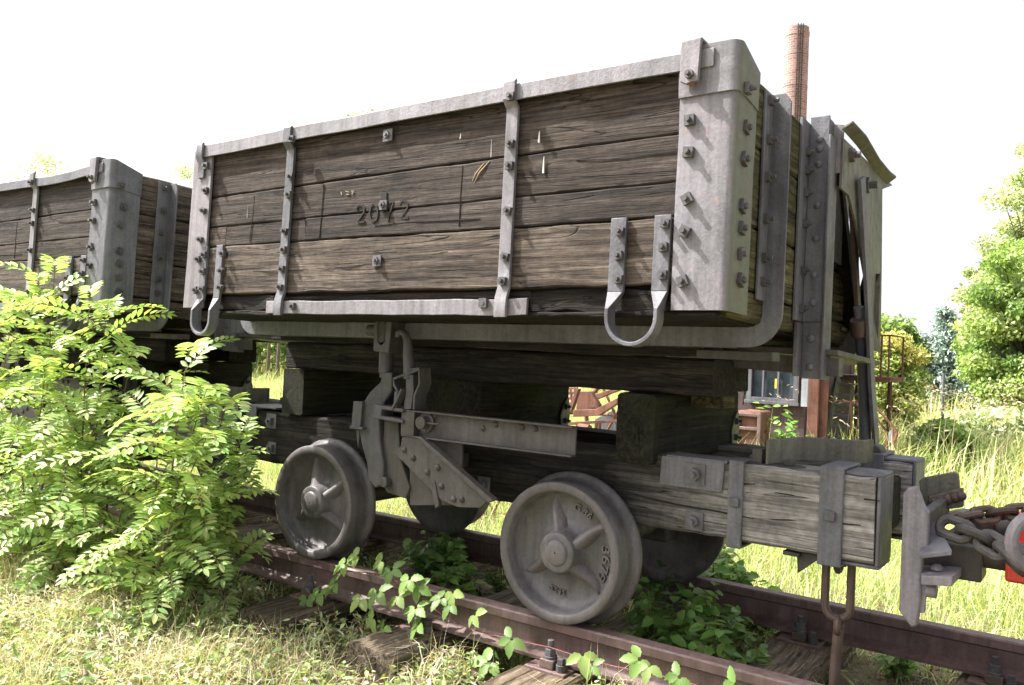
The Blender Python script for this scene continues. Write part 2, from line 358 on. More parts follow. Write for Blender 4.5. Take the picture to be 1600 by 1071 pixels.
def text_mesh(s, size, extr):
    cu = bpy.data.curves.new('t', 'FONT'); cu.body = s; cu.size = size; cu.extrude = extr; cu.offset = size*0.012; cu.align_x = 'CENTER'; cu.align_y = 'CENTER'
    o = bpy.data.objects.new('t', cu); COL.objects.link(o); bpy.context.view_layer.update()
    me = bpy.data.meshes.new_from_object(o.evaluated_get(bpy.context.evaluated_depsgraph_get()))
    v = [tuple(x.co) for x in me.vertices]; f = [list(p.vertices) for p in me.polygons]
    bpy.data.objects.remove(o); bpy.data.curves.remove(cu); bpy.data.meshes.remove(me)
    return v, f

# ================================================================== SETTING
def gz(x, y):
    "height of the ground"
    z = -0.30
    if y < -0.05: z = -0.30+0.055*min(1, (-0.05-y)/0.15)
    if y < -0.25: z = -0.245-0.12*min(1, (-0.25-y)/1.3)
    if y > 1.4: z = -0.30-0.12*min(1, (y-1.4)/2.5)
    return z+0.025*math.sin(x*2.1+y*1.3)*math.cos(y*1.7-x)+0.012*math.sin(x*7+y*5)
def ground():
    xs = sorted(set([-400, -200, -100, -50, -30, -20]+[round(-14+0.25*i, 3) for i in range(93)]+[12, 20, 30, 50, 100, 200, 400]))
    ys = sorted(set([-300, -100, -40, -20, -10, -6]+[round(-4+0.2*i, 3) for i in range(46)]+[6, 8, 10, 14, 20, 30, 50, 100, 200, 400, 900]))
    v = [(x, y, gz(x, y)) for y in ys for x in xs]; n = len(xs)
    f = [[j*n+i, j*n+i+1, (j+1)*n+i+1, (j+1)*n+i] for j in range(len(ys)-1) for i in range(n-1)]
    o = MB().add(v, f).build('ground', M['dirt']); tag(o, kind='structure')
ground()

# rails: each one a thing
def rail(y_in, sgn, label):
    # y_in = gauge edge of the head; sgn = -1 when the head lies on the -y side
    prof = [(0, -0.006), (0.006, 0), (0.061, 0), (0.067, -0.006), (0.067, -0.034), (0.043, -0.046), (0.041, -0.108), (0.062, -0.122), (0.096, -0.130), (0.096, -0.141), (-0.029, -0.141), (-0.029, -0.130), (0.005, -0.122), (0.026, -0.108), (0.024, -0.046), (0, -0.034)]
    mb = MB(); xs = [-16+0.5*i for i in range(53)]
    vs = []
    for x in xs:
        for a, z in prof: vs.append((x, y_in+sgn*a+0.004*math.sin(x*0.9), z+0.003*math.sin(x*0.7+1)))
    k = len(prof)
    fs = [[i*k+j, i*k+(j+1) % k, (i+1)*k+(j+1) % k, (i+1)*k+j] for i in range(len(xs)-1) for j in range(k)]+[list(range(k)), [(len(xs)-1)*k+j for j in range(k)]]
    o = mb.add(vs, fs).build('rail', M['rail'], smooth_angle=25)
    tag(o, label, 'rail', 'rails of the track')
rail(0.0, -1, 'brown rusty rail nearest the viewer, with the vine trailing along it')
rail(0.90, 1, 'brown rusty rail on the far side of the wagon, in front of the bright grass')

def fastening(par, y, s):
    # base plate, clip and bolts on one side of a rail; s = direction away from rail
    MB().box(-0.085, 0.085, y-0.13, y+0.13, -0.158, -0.1425).build('base_plate', M['rail'], par, 0.003)
    for sd in (-1, 1):
        cy = y+sd*0.088
        c = MB(); c.prism([(-0.03, cy-0.03, -0.142), (-0.03, cy+0.03, -0.142), (-0.03, cy+0.026, -0.110), (-0.03, cy-0.026, -0.110)], (0.06, 0, 0))
        c.build('rail_clip', M['chain'], par, 0.004)
        b = MB(); b.cyl((0, cy, -0.112), (0, cy, -0.045), 0.012, n=10); b.prism([(0.021*math.cos(k*PI/3), cy+0.021*math.sin(k*PI/3), -0.100) for k in range(6)], (0, 0, 0.026))
        b.cyl((0, cy, -0.112), (0, cy, -0.100), 0.025, n=12)
        b.build('clamp_bolt', M['nut'], par, 0.0015)
        b = MB(); b.cyl((0.055, cy+sd*0.012, -0.142), (0.055, cy+sd*0.012, -0.118), 0.020, n=10); b.prism([(0.055+0.016*math.cos(PI/4+k*PI/2), cy+sd*0.012+0.016*math.sin(PI/4+k*PI/2), -0.118) for k in range(4)], (0, 0, 0.022))
        b.build('screw_spike', M['nut'], par, 0.0015)
def make_sleeper(label):
    r = empty('railway_sleeper', (0, 0, 0), label, 'sleeper', 'sleepers of the track')
    def T(x, y, z): return np.array([x, y, z])
    timber(T, -0.40, 1.32, (-0.125, 0.125), (-0.34, -0.1585), axis=1, seed=3, ch=0.012, rough=0.007, freq=5).build('timber', M['sleeper'], r)
    fastening(r, -0.0335, -1); fastening(r, 0.9335, 1)
    return r
def copy_tree(o, parent=None, skip=()):
    c = o.copy(); COL.objects.link(c)
    if parent is not None: c.parent = parent
    for ch in [k for k in o.children if k.get('solo') != 1]: copy_tree(ch, c)
    return c
sp_lab = {-5: None, -3: 'dark sleeper whose end shows under the big green bush', -2: 'weathered sleeper with grass over its end, under the left wheel', -1: 'pale sunlit sleeper end sticking out in the foreground under the vine',
          0: 'sleeper at the bottom edge of the photo below the near wheel', 1: 'mossy sleeper under the hanging chain link', 2: 'sleeper crossing below the buffer of the next vehicle'}
proto = None
sp_lab.update({-8: 'sleeper farthest left, lost in the bush under the second wagon', -7: 'second sleeper from the left, lost in the bush', -6: 'third sleeper from the left, lost in the bush', -5: 'fourth sleeper from the left, inside the bush', -4: 'sleeper inside the bush just left of the dark sleeper end'})
for k in range(-8, 4):
    lab = sp_lab.get(k) or 'sleeper at the right edge, beyond the buffer'
    if proto is None: proto = make_sleeper(lab); s_ = proto
    else: s_ = copy_tree(proto); s_['label'] = lab
    s_.location = (0.02+0.65*k+0.02*math.sin(k*5), 0.03*math.sin(k*3.3), -0.004*abs(math.sin(k))); s_.rotation_euler = (0, 0, 0.03*math.sin(k*2.1))

# ================================================================== THE WAGON
WR = empty('tipper_wagon', (-0.5, 0.45, 0.0), 'grey iron and brown timber tipper wagon numbered 2072, filling the middle of the photo', 'wagon', 'mine tipper wagons')
def solo(o): o['solo'] = 1; return o
# ---- hopper front wall boards
sw = MB(W).box(0.03, BL-0.03, 0.030, 0.075, 0.01, 0.70).build('front_wall', M['burnt'], WR)
def board(l0, l1, w0, w1, v0, seed, m, name='plank', rough=0.0018):
    return timber(W, l0, l1, (v0, 0.05), (w0, w1), 0, seed, 0.005, rough).build(name, m, sw)
Z = lambda a, b: (a, b)
board(0.07, 2.43, (0.513, 0.538), (0.735, 0.742), 0.004, 11, M['wood'])
board(0.07, 2.43, (0.3745, 0.390), (0.508, 0.533), 0.000, 12, M['wood'])
board(0.07, 0.225, (0.286, 0.286), (0.372, 0.373), 0.001, 13, M['wood'])
board(0.228, 0.745, (0.286, 0.285), (0.373, 0.377), 0.002, 14, M['wood'])
board(0.748, 2.43, (0.285, 0.283), (0.377, 0.388), 0.000, 15, M['wood'])
board(0.07, 2.43, (0.070, 0.076), (0.281, 0.279), -0.002, 16, M['wood_tan'], rough=0.0028)
board(0.15, 0.57, (0.0, 0.0), (0.062, 0.060), 0.012, 17, M['burnt'], rough=0.006)
board(1.86, 2.39, (-0.006, 0.0), (0.064, 0.070), 0.012, 18, M['burnt'], rough=0.010)
board(0.57, 1.86, (0.035, 0.035), (0.062, 0.064), 0.016, 19, M['burnt'], rough=0.006)
# hair cracks / saw cuts standing vertically in the middle boards
def cut(px):
    pts = [Bp(a, b, 'v', -0.0015) for a, b in px]
    MB(W).tube([tuple(p) for p in pts], 0.0016, 5).build('crack', M['black'], sw)
cut([(398, 306), (396, 330), (390, 378)]); cut([(506, 288), (503, 325), (499, 373)]); cut([(723, 260), (720, 300), (717, 354)])
cut([(395, 424), (440, 424), (500, 420), (545, 417), (600, 409), (660, 401), (700, 393)])
cut([(900, 250), (950, 249), (1000, 243), (1057, 236)]); cut([(585, 353), (640, 347), (690, 345), (750, 342)])
# number cut into the board
def stroke(mb, pts, r=0.0042):
    mb.bar([tuple(p) for p in pts], (0, 1, 0), 0.0012, r)
def digit(px):
    mb = MB(W)
    pts = [Bp(a, b, 'v', -0.0024) for a, b in px]
    mb.bar([tuple(p) for p in pts], (0, 1, 0), 0.0018, 0.0036)
    return solo(mb.build('number_digit', M['black'], sw))
def lerp_px(x0, y0, w_, h_, pts, sh=-0.03): return [(x0+a*w_+sh*b*0, y0+b*h_-a*w_*0.06) for a, b in pts]
two = [(0, .22), (.12, .06), (.4, 0), (.75, .04), (.95, .2), (.9, .42), (.55, .68), (.1, .97), (0.5, 1.0), (1.0, .98)]
zero = [(.5, 0), (.15, .12), (0, .4), (0, .65), (.15, .9), (.5, 1), (.85, .9), (1, .62), (1, .38), (.85, .1), (.5, 0), (.3, .04)]
seven = [(0, .03), (.5, .02), (1, 0), (.75, .35), (.5, .7), (.38, 1)]
digit(lerp_px(557, 321, 13, 27, two)); digit(lerp_px(578, 320, 12, 27, zero)); digit(lerp_px(601, 317, 14, 29, seven)); digit(lerp_px(625, 314, 13, 28, two))
mk = MB(W)   # small pale stencil remains left of the number
for q in ([(533, 300), (534, 305)], [(540, 299), (545, 300), (541, 304), (546, 304)], [(549, 299), (553, 299), (550, 304)]):
    stroke(mk, [Bp(a, b, 'v', -0.003) for a, b in q], 0.0009)
solo(mk.build('stencil_mark', M['straw'], sw))
for (x, y, L_, s_) in ((842, 214, 9, .0032), (849, 258, 13, .0030), (719, 213, 4, .002), (767, 232, 14, .0010), (386, 331, 10, .0009)):
    a = Bp(x+1, y-L_, 'v', -0.0052); b = Bp(x, y+L_, 'v', -0.0052); mdp = (a+b)/2
    mb = MB(W).tube([tuple(a), tuple(mdp), tuple(b)], [s_*0.25, s_*0.7, s_], 6); solo(mb.build('white_streak', M['white'], sw))
fr = MB(W)
for q in ([(765, 252), (750, 270), (741, 286)], [(757, 255), (744, 272), (738, 284)]):
    fr.tube([tuple(Bp(a, b, 'v', -0.001)) for a, b in q], [0.002, 0.005, 0.0015], 5)
solo(fr.build('fresh_split', M['fresh'], sw))
# ---- top rim angle iron
def rim(mb, us, ws):
    # face in front, top flange back over the wall
    for i in range(len(us)-1):
        u0, u1 = us[i], us[i+1]; a0, a1 = ws[i], ws[i+1]
        mb.prism([(u0, -0.030, a0-0.058), (u0, -0.030, a0), (u0, 0.06, a0), (u0, 0.06, a0-0.010), (u0, -0.021, a0-0.010), (u0, -0.021, a0-0.058)], (u1-u0, 0, a1-a0))
def rim2(us, ws, T=W, hh=0.056):
    mb = MB(T); vs = []
    for u_, a in zip(us, ws):
        vs += [(u_, -0.030, a-hh), (u_, -0.030, a-0.003), (u_, -0.027, a), (u_, 0.06, a), (u_, 0.06, a-0.010), (u_, -0.021, a-0.010), (u_, -0.021, a-hh)]
    k = 7; n = len(us)
    fs = [[i*k+j, i*k+(j+1) % k, (i+1)*k+(j+1) % k, (i+1)*k+j] for i in range(n-1) for j in range(k)]+[list(range(k)), [(n-1)*k+j for j in range(k)]]
    return mb.add(vs, fs)
us = [0.012+2.475*i/24 for i in range(25)]
R1 = solo(rim2(us, [0.7475+0.022*(u_/2.5)+0.0025*hnoise(u_*4, 5)+0.006*math.sin(u_/2.5*PI) for u_ in us]).build('top_rim', M['steel_pink'], WR, 0.0015))
# ---- vertical straps on the front
def strap(u0, u1, w0, w1, nuts_w, lean=0.0, m='steel', top=True, name='strap', vv=-0.016, foot=False, bdy=True):
    mb = MB(W); uc = (u0+u1)/2; hw = (u1-u0)/2
    path = [(uc+lean*(w1-w1), vv+0.006, w1)]
    path = []
    if top: path += [(uc+lean, -0.030, w1+0.008), (uc+lean, -0.0365, w1+0.002), (uc+lean*0.97, -0.0365, w1-0.055), (uc+lean*0.94, -0.012, w1-0.080)]
    else: path += [(uc+lean, -0.010, w1)]
    k = 7
    wl = w1-0.10 if top else w1-0.02; wb = w0+0.10 if foot else w0
    for i in range(k): t = i/(k-1); path.append((uc+lean*(1-t)*0.92, -0.0095, wl+(wb-wl)*t))
    if foot: path += [(uc, -0.022, w0+0.065), (uc, -0.0245, w0+0.02), (uc, -0.022, w0)]
    mb.bar(path, (1, 0, 0), hw, 0.0065)
    o = mb.build(name, M[m], WR, 0.0015)
    for (px, py) in nuts_w:
        pt = Bp(px, py, 'v', -0.016); v_ = -0.043 if (top and pt[2] > w1-0.06) else -0.016
        pt = Bp(px, py, 'v', v_)
        nut(o, W, tuple(pt), (0, -1, 0), rot=rnd.uniform(-.3, .3), size=0.027)
    return o
strap(0.618, 0.663, -0.024, 0.752, [(458, 218), (456, 277), (453, 305), (447, 362), (445, 391), (442, 421), (439, 449)], lean=0.003, foot=True)
strap(1.745, 1.793, -0.026, 0.772, [(800, 152), (799, 225), (798, 260), (795, 330), (791, 402), (787, 440)], lean=-0.003, foot=True, m='steel_pink')
# corner plates
cp = MB(W); a0 = -0.016
cp.prism([(-0.026, a0, 0.008), (0.118, a0, 0.008), (0.114, a0, 0.70), (-0.010, a0, 0.745)][::-1], (0, 0.012, 0))
cp.box(-0.03, -0.018, -0.010, 0.15, 0.008, 0.735)
o = cp.build('corner_plate', M['steel_pink'], WR, 0.002)
for (x, y) in ((324, 299), (320, 330), (315, 375), (312, 406), (308, 454)): nut(o, W, tuple(Bp(x, y, 'v', -0.016)), (0, -1, 0), rot=rnd.uniform(-.4, .4), size=0.026)
c2 = MB(W)
c2.bar([(0.052, -0.034, 0.757), (0.052, -0.038, 0.75), (0.052, -0.038, 0.69), (0.052, -0.022, 0.665), (0.052, -0.022, 0.60)], (1, 0, 0), 0.022, 0.006)
o = c2.build('rim_clip', M['steel'], WR, 0.0015); nut(o, W, tuple(Bp(324, 260, 'v', -0.028)), (0, -1, 0))
# right corner plate, folded round the corner, with the overlapping cap
def fold(mb, u_l, w0, w1, t, vend, off=0.0, dent=0.0):
    n = 6; outer = []; r_ = 0.028
    pts = [(u_l, -0.016-off)]
    ucor = BL+0.020+off; vcor = -0.016-off
    for i in range(n+1):
        a = -PI/2+i*(PI/2)/n; pts.append((ucor-r_+r_*math.cos(a), vcor+r_+r_*math.sin(a)))
    pts.append((ucor, vend))
    ins = []
    pl = pts
    inner = [(u_l, pts[0][1]+t)]+[(ucor-r_+(r_-t)*math.cos(-PI/2+i*(PI/2)/n), vcor+r_+(r_-t)*math.sin(-PI/2+i*(PI/2)/n)) for i in range(n+1)]+[(ucor-t, vend)]
    poly = pl+inner[::-1]
    return [(a, b) for a, b in poly]
def foldplate(u_l, w_of, t, vend, off=0.0):
    mb = MB(W); poly = fold(mb, u_l, 0, 0, t, vend, off); k = len(poly); m_ = 9
    vs = []
    for i in range(m_):
        for (a, b) in poly:
            lo, hi = w_of(a, b); s_ = i/(m_-1)
            vs.append((a+0.0025*hnoise(s_*5+a*9, 3), b-0.002*hnoise(s_*6+a*17, 4), lo+(hi-lo)*s_))
    fs = [[i*k+j, i*k+(j+1) % k, (i+1)*k+(j+1) % k, (i+1)*k+j] for i in range(m_-1) for j in range(k)]
    h = k//2
    for base, rev in ((0, False), ((m_-1)*k, True)):
        for j in range(h-1): fs.append([base+j, base+j+1, base+k-2-j, base+k-1-j])
    return mb.add(vs, fs)
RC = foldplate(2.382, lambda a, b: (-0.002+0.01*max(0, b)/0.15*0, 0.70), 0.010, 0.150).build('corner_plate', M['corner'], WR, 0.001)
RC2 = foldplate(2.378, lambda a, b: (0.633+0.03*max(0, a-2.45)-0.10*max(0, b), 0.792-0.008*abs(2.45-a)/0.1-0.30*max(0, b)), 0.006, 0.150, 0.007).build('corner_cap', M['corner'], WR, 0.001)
for (x, y) in ((1079, 189), (1077, 239), (1075, 312), (1071, 362), (1068, 440)): nut(RC, W, tuple(Bp(x, y, 'v', -0.016)), (0, -1, 0), rot=rnd.uniform(-.5, .5), size=0.031, stud=0.016)
for (x, y) in ((1164, 200), (1161, 249), (1158, 323), (1157, 357), (1156, 397), (1155, 438)): nut(RC, W, tuple(Bp(x, y, 'u', BL+0.02)), (1, 0, 0), rot=rnd.uniform(-.5, .5), size=0.034, h=0.012, stud=0.010)
nut(RC2, W, tuple(Bp(1166, 139, 'u', BL+0.028)), (1, 0, 0), size=0.031, stud=0.018)
cl = MB(W)
cl.prism([(2.39, -0.047, 0.795), (2.452, -0.047, 0.797), (2.447, -0.047, 0.672), (2.41, -0.047, 0.665), (2.39, -0.047, 0.676)], (0, 0.016, 0))
cl.box(2.392, 2.452, -0.04, 0.03, 0.793, 0.801)
o = cl.build('rim_clip', M['steel_pink'], WR, 0.002); nut(o, W, tuple(Bp(1078, 117, 'v', -0.047)), (0, -1, 0), size=0.024, h=0.012, hexa=True)
MB(W).cyl(tuple(Bp(1080, 132, 'v', -0.048)), tuple(Bp(1080, 132, 'v', -0.044)), 0.008, n=12).build('bolt_hole', M['rust'], o)
# bottom flat bar
bb = MB(W); vs = []
for i in range(14):
    u_ = 0.552+(1.868-0.552)*i/13; dz = 0.003*hnoise(i*0.9, 21)
    vs += [(u_, -0.014, -0.018+dz), (u_, -0.014, 0.034+0.004*i/13+dz), (u_, -0.002, 0.034+0.004*i/13+dz), (u_, -0.002, -0.018+dz)]
bb.add(vs, [[i*4+j, i*4+(j+1) % 4, (i+1)*4+(j+1) % 4, (i+1)*4+j] for i in range(13) for j in range(4)]+[[0, 1, 2, 3], [52, 53, 54, 55]])
o = bb.build('bottom_bar', M['steel_pink'], WR, 0.002)
nut(o, W, tuple(Bp(459, 479, 'v', -0.014)), (0, -1, 0), size=0.026); nut(o, W, tuple(Bp(757, 474, 'v', -0.014)), (0, -1, 0), size=0.032, stud=0.002)
# loose washers with nuts
for (x, y, s_) in ((607, 212, 0.046), (600, 321, 0.036), (590, 408, 0.042)):
    nut(sw, W, tuple(Bp(x, y, 'v', -0.004)), (0, -1, 0), size=0.024, h=0.010, stud=0.008, washer=s_, rot=PI/8, hexa=True, m=M['steel'], name='washer_nut')
MB(W).box(*[q for ax in (0, 1, 2) for q in ((lambda a, b: (min(a[ax], b[ax])-(0.002 if ax == 1 else 0), max(a[ax], b[ax])+(0.002 if ax == 1 else 0)))(Bp(596, 302, 'v', -0.003), Bp(604, 313, 'v', -0.003)))]).build('notch', M['black'], sw)
# lifting hooks: two straps joined by a U of flat bar
def hook(ua, ub, wt, wj, wbot, na, nb, hw=0.027):
    mb = MB(W)
    for uc in (ua, ub):
        mb.bar([(uc, -0.010, wt), (uc, -0.010, wt-0.03), (uc, -0.010, wj+0.04), (uc, -0.011, wj+0.02)], (1, 0, 0), hw, 0.0065)
    # twisted shoulders and U (bar turned on edge, its width across the wagon)
    mid = (ua+ub)/2; Rr = (ub-ua)/2-0.004
    for s_, uc in ((-1, ua), (1, ub)):
        v = []; K = 6
        for i in range(K):
            t = i/(K-1); hwid = hw*(1-t)+0.0065*t; hd = 0.0065*(1-t)+0.024*t
            cu = uc+(-s_*0.0+ (mid+s_*(Rr+0.012)-uc)*t); cv = -0.011-0.018*t; cw = wj+0.02-0.055*t
            v += [(cu-hwid, cv-hd, cw), (cu+hwid, cv-hd, cw), (cu+hwid, cv+hd, cw), (cu-hwid, cv+hd, cw)]
        mb.add(v, [[i*4+j, i*4+(j+1) % 4, (i+1)*4+(j+1) % 4, (i+1)*4+j] for i in range(K-1) for j in range(4)])
    R2 = Rr+0.012; path = [(mid-R2, -0.029, wj-0.035)]
    cz = wbot+R2+0.006
    path += [(mid-R2, -0.029, (wj-0.035+cz)/2)]
    path += [(mid-R2*math.cos(PI*i/16), -0.029, cz-R2*math.sin(PI*i/16)) for i in range(17)]
    path += [(mid+R2, -0.029, (wj-0.035+cz)/2), (mid+R2, -0.029, wj-0.035)]
    mb.bar(path, (0, 1, 0), 0.024, 0.0065)
    o = mb.build('lifting_hook', M['steel'], WR, 0.002)
    for (x, y) in na+nb: nut(o, W, tuple(Bp(x, y, 'v', -0.0165)), (0, -1, 0), size=0.026, rot=rnd.uniform(-.4, .4))
hook(0.103, 0.214, 0.288, 0.03, -0.118, [(321, 399), (319, 425), (318, 452)], [(350, 397), (348, 424), (346, 450)], hw=0.022)
hook(2.196, 2.344, 0.286, 0.035, -0.114, [(970, 362), (968, 400), (968, 437)], [(1041, 350), (1038, 387), (1037, 430)])
# ---- end walls (right, visible; left, mirrored)
for (uu, s_) in ((BL, 1), (0.0, -1)):
    ew = MB(W).box(*sorted((uu-s_*0.05, uu-s_*0.02)), 0.03, 1.10, 0.0, 0.72).build('end_wall', M['burnt'], WR)
    m_ = M['wood_end'] if s_ > 0 else M['wood']
    for k, (z0, z1) in enumerate(((0.536, 0.742), (0.285, 0.531), (0.085, 0.281), (-0.012, 0.078))):
        far = 1.06+0.42*(1-(z0+z1)/1.48)
        timber(W, 0.03, far, ((uu-s_*0.04, uu-s_*0.04), (uu, uu)) if s_ > 0 else ((uu, uu), (uu+0.04, uu+0.04)), (z0, z1), 1, 30+k, 0.006, 0.004).build('plank', m_ if k else M['wood_end'], ew)
# bent angle-iron that runs under the body and up both end walls
vA = 0.30
def angle_frame(v0, wtop, du, name='under_frame'):
    mb = MB(W); rr = 0.11; wb = -0.088; path = []
    U1 = BL+0.07
    U0 = -0.07
    path = [(U0, wtop)]+[(U0, 0.3)]+[(U0+rr-rr*math.cos(a), wb+rr-rr*math.sin(a)) for a in [PI/2*i/8 for i in range(9)]]
    path += [(U1-rr+rr*math.sin(a), wb+rr-rr*math.cos(a)) for a in [PI/2*i/8 for i in range(9)]]+[(U1, 0.3), (U1, wtop-0.03), (U1-0.02, wtop)]
    # web: outer line = path, inner line = offset 0.062 inward
    def nrm(i):
        a = path[max(i-1, 0)]; b = path[min(i+1, len(path)-1)]; d = (b[0]-a[0], b[1]-a[1]); l = math.hypot(*d); return (-d[1]/l, d[0]/l)
    vs = []
    for i, (a, b) in enumerate(path):
        nx, nz = nrm(i); dpt = 0.066
        if i >= len(path)-3 or i < 2: nz = 0; nx = math.copysign(1, nx)
        dd = dpt if i < len(path)-1 else 0.046
        vs += [(a, v0, b), (a+nx*dd, v0, b+nz*dd), (a+nx*dd, v0+0.009, b+nz*dd), (a, v0+0.009, b)]
    k = len(path)
    mb.add(vs, [[i*4+j, i*4+(j+1) % 4, (i+1)*4+(j+1) % 4, (i+1)*4+j] for i in range(k-1) for j in range(4)]+[[0, 1, 2, 3], [(k-1)*4+j for j in range(4)]])
    # flange lying on the wall, toward the viewer side
    for (ua, ub) in ((BL+0.004, BL+0.013), (-0.013, -0.004)): mb.box(ua, ub, v0-0.075, v0, 0.06, wtop-0.005)
    mb.box(0.10, BL-0.10, v0+0.009, v0+0.08, -0.088, -0.079)
    return mb.build(name, M['steel_olive' if v0 > 1 else 'steel'], WR, 0.002)
AF = angle_frame(vA+0.03, 0.73, 0)
for (x, y) in ((1205, 160), (1204, 222), (1202, 280), (1199, 345), (1196, 405), (1194, 442)): nut(AF, W, (BL+0.013, vA-0.010, Bp(x, y, 'u', BL+0.013)[2]), (1, 0, 0), size=0.028, stud=0.016)
for z in (0.10, 0.2, 0.31, 0.45, 0.56, 0.68): nut(AF, W, (-0.013, vA-0.010, z), (-1, 0, 0), size=0.028)
# gnawed lower edge boards under the front: floor
timber(W, 0.03, BL-0.02, (0.0, 1.46), (-0.022, -0.003), 0, 41, 0.004, 0.004).build('floor_boards', M['burnt'], WR)
AF2 = angle_frame(1.42, 0.05, 0, 'under_frame')
# second post: Z iron with rivets, running down below the body
p2 = MB(W); va, vb = 0.655, 0.755
p2.box(BL+0.004, BL+0.014, va, vb, 0.03, 0.752)                       # flange on the boards
p2.box(BL+0.014, BL+0.082, vb-0.010, vb, 0.03, 0.775)                 # web
p2.box(BL+0.073, BL+0.082, vb, vb+0.055, 0.03, 0.765)
o = p2.build('end_post', M['steel'], WR, 0.002)
for (x, y) in ((1254, 232), (1253, 262), (1250, 296), (1248, 345), (1246, 420), (1243, 480)): nut(o, W, (BL+0.014, va+0.06, Bp(x, y, 'u', BL+0.014)[2]), (1, 0, 0), size=0.026, stud=0.014)
for z in (0.69, 0.655, 0.60, 0.45, 0.33, 0.2, 0.1): rivet_obj(W, (BL+0.050, vb-0.010, z), (0, -1, 0), 0.013, M['steel'], o)
p3 = MB(W)
p3.box(BL+0.086, BL+0.094, vb-0.03, vb+0.075, -0.175, 0.70); p3.box(BL+0.02, BL+0.086, vb-0.022, vb-0.013, -0.172, 0.028)
p3.box(BL+0.006, BL+0.020, va+0.02, vb-0.013, -0.165, 0.025)
o = p3.build('post_extension', M['steel'], WR, 0.002)
for z in (-0.03, -0.13): rivet_obj(W, (BL+0.052, vb-0.022, z), (0, -1, 0), 0.014, M['steel'], o)
# bracket plate (front) and cheek plate of the tipping door
vB = 0.80; uC = BL+0.118
br = MB(W)
br.prism([(BL+0.05, vB, 0.765), (uC, vB, 0.75), (uC, vB, 0.575), (BL+0.05, vB, 0.58)][::-1], (0, 0.009, 0))
br.build('door_bracket', M['steel_pink'], WR, 0.0015)
ck_ = MB(W)
wt = lambda v: 0.752+0.0*v
cheek = [(1314, 211), (1395, 290), (1379, 296), (1378, 420), (1376, 548), (1364, 520), (1352, 430), (1338, 350), (1327, 306), (1314, 294)]
pts = [Bp(a, b, 'u', uC) for a, b in cheek]; pts[0][1] = vB; pts[-1][1] = vB
ck_.prism([tuple(p) for p in pts], (-0.010, 0, 0))
CKO = ck_.build('door_cheek', M['steel_olive'], WR, 0.0015)
fl = MB(W)    # bent flap along the top of the cheek
ptsA = [Bp(a, b, 'u', uC) for a, b in ((1316, 203), (1338, 228), (1360, 258), (1376, 279), (1386, 289))]
vs = []
for i, a in enumerate(ptsA):
    dz = 0.008*math.sin(i*2.1)
    vs += [tuple(a+np.array([0.0, 0, 0.0])), tuple(a+np.array([0.038, -0.01, 0.018+dz])), tuple(a+np.array([0.038, -0.01, 0.026+dz])), tuple(a+np.array([0.0, 0, 0.009]))]
k = len(ptsA); fl.add(vs, [[i*4+j, i*4+(j+1) % 4, (i+1)*4+(j+1) % 4, (i+1)*4+j] for i in range(k-1) for j in range(4)]+[[0, 1, 2, 3], [(k-1)*4+j for j in range(4)]])
fl.build('cheek_flap', M['steel_dark'], WR, 0.001)
nut(CKO, W, tuple(Bp(1328, 243, 'u', uC)), (1, 0, 0), size=0.045, h=0.018, stud=0.02, hexa=True)
nut(CKO, W, tuple(Bp(1354, 290, 'u', uC)), (1, 0, 0), size=0.055, h=0.012, stud=0.03, hexa=True)
# sloping tipping door behind (dark timber) + a dark filler panel
dr = MB(W); dr.prism([(-0.04, 1.06, 0.70), (-0.04, 1.10, 0.70), (-0.04, 1.60, 0.0), (-0.04, 1.50, 0.0)], (BL+0.08, 0, 0)); dr.build('tipping_door', M['wood_darky'], WR)
dd = MB(W); dd.box(BL-0.09, BL-0.07, 0.75, 1.72, 0.0, 0.70); dd.box(BL+0.02, BL+0.03, 1.05, 1.20, 0.30, 0.60); dd.build('door_filler', M['steel_dark'], WR)  # added to keep sky out of the dark opening, with a small inner panel
# struts from the cheek down to the frame
F2 = np.array([0.98, 0.80, 0.66])
def strut(pxs, us_, hw, ht, m, wd=(0, 1, 0), cyl=None, name='door_strut'):
    mb = MB()
    path = [W(*Bp(a, b, 'u', u_)) for (a, b), u_ in zip(pxs, us_)]
    if cyl: mb.tube(path, cyl, 12)
    else: mb.bar(path, wd, hw, ht)
    return mb.build(name, M[m], WR, 0.0015)
strut([(1346, 278), (1350, 350), (1357, 480), (1362, 600), (1369, 698)], [uC+0.018]*5, 0.034, 0.007, 'steel')
strut([(1331, 320), (1337, 420), (1341, 500)], [uC-0.03]*3, 0.022, 0.008, 'chain')
strut([(1341, 480), (1347, 560), (1352, 690)], [uC-0.02]*3, 0, 0, 'steel', cyl=[0.020, 0.021, 0.024])
strut([(1340, 500), (1342, 524)], [uC-0.02]*2, 0, 0, 'chain', cyl=0.031, name='strut_collar')
ft = MB(W); ft.prism([tuple(Bp(a, b, 'u', uC+0.01)) for a, b in ((1361, 490), (1363, 548), (1374, 551))], (0.006, 0, 0)); ft.build('cheek_tab', M['steel_dark'], WR)
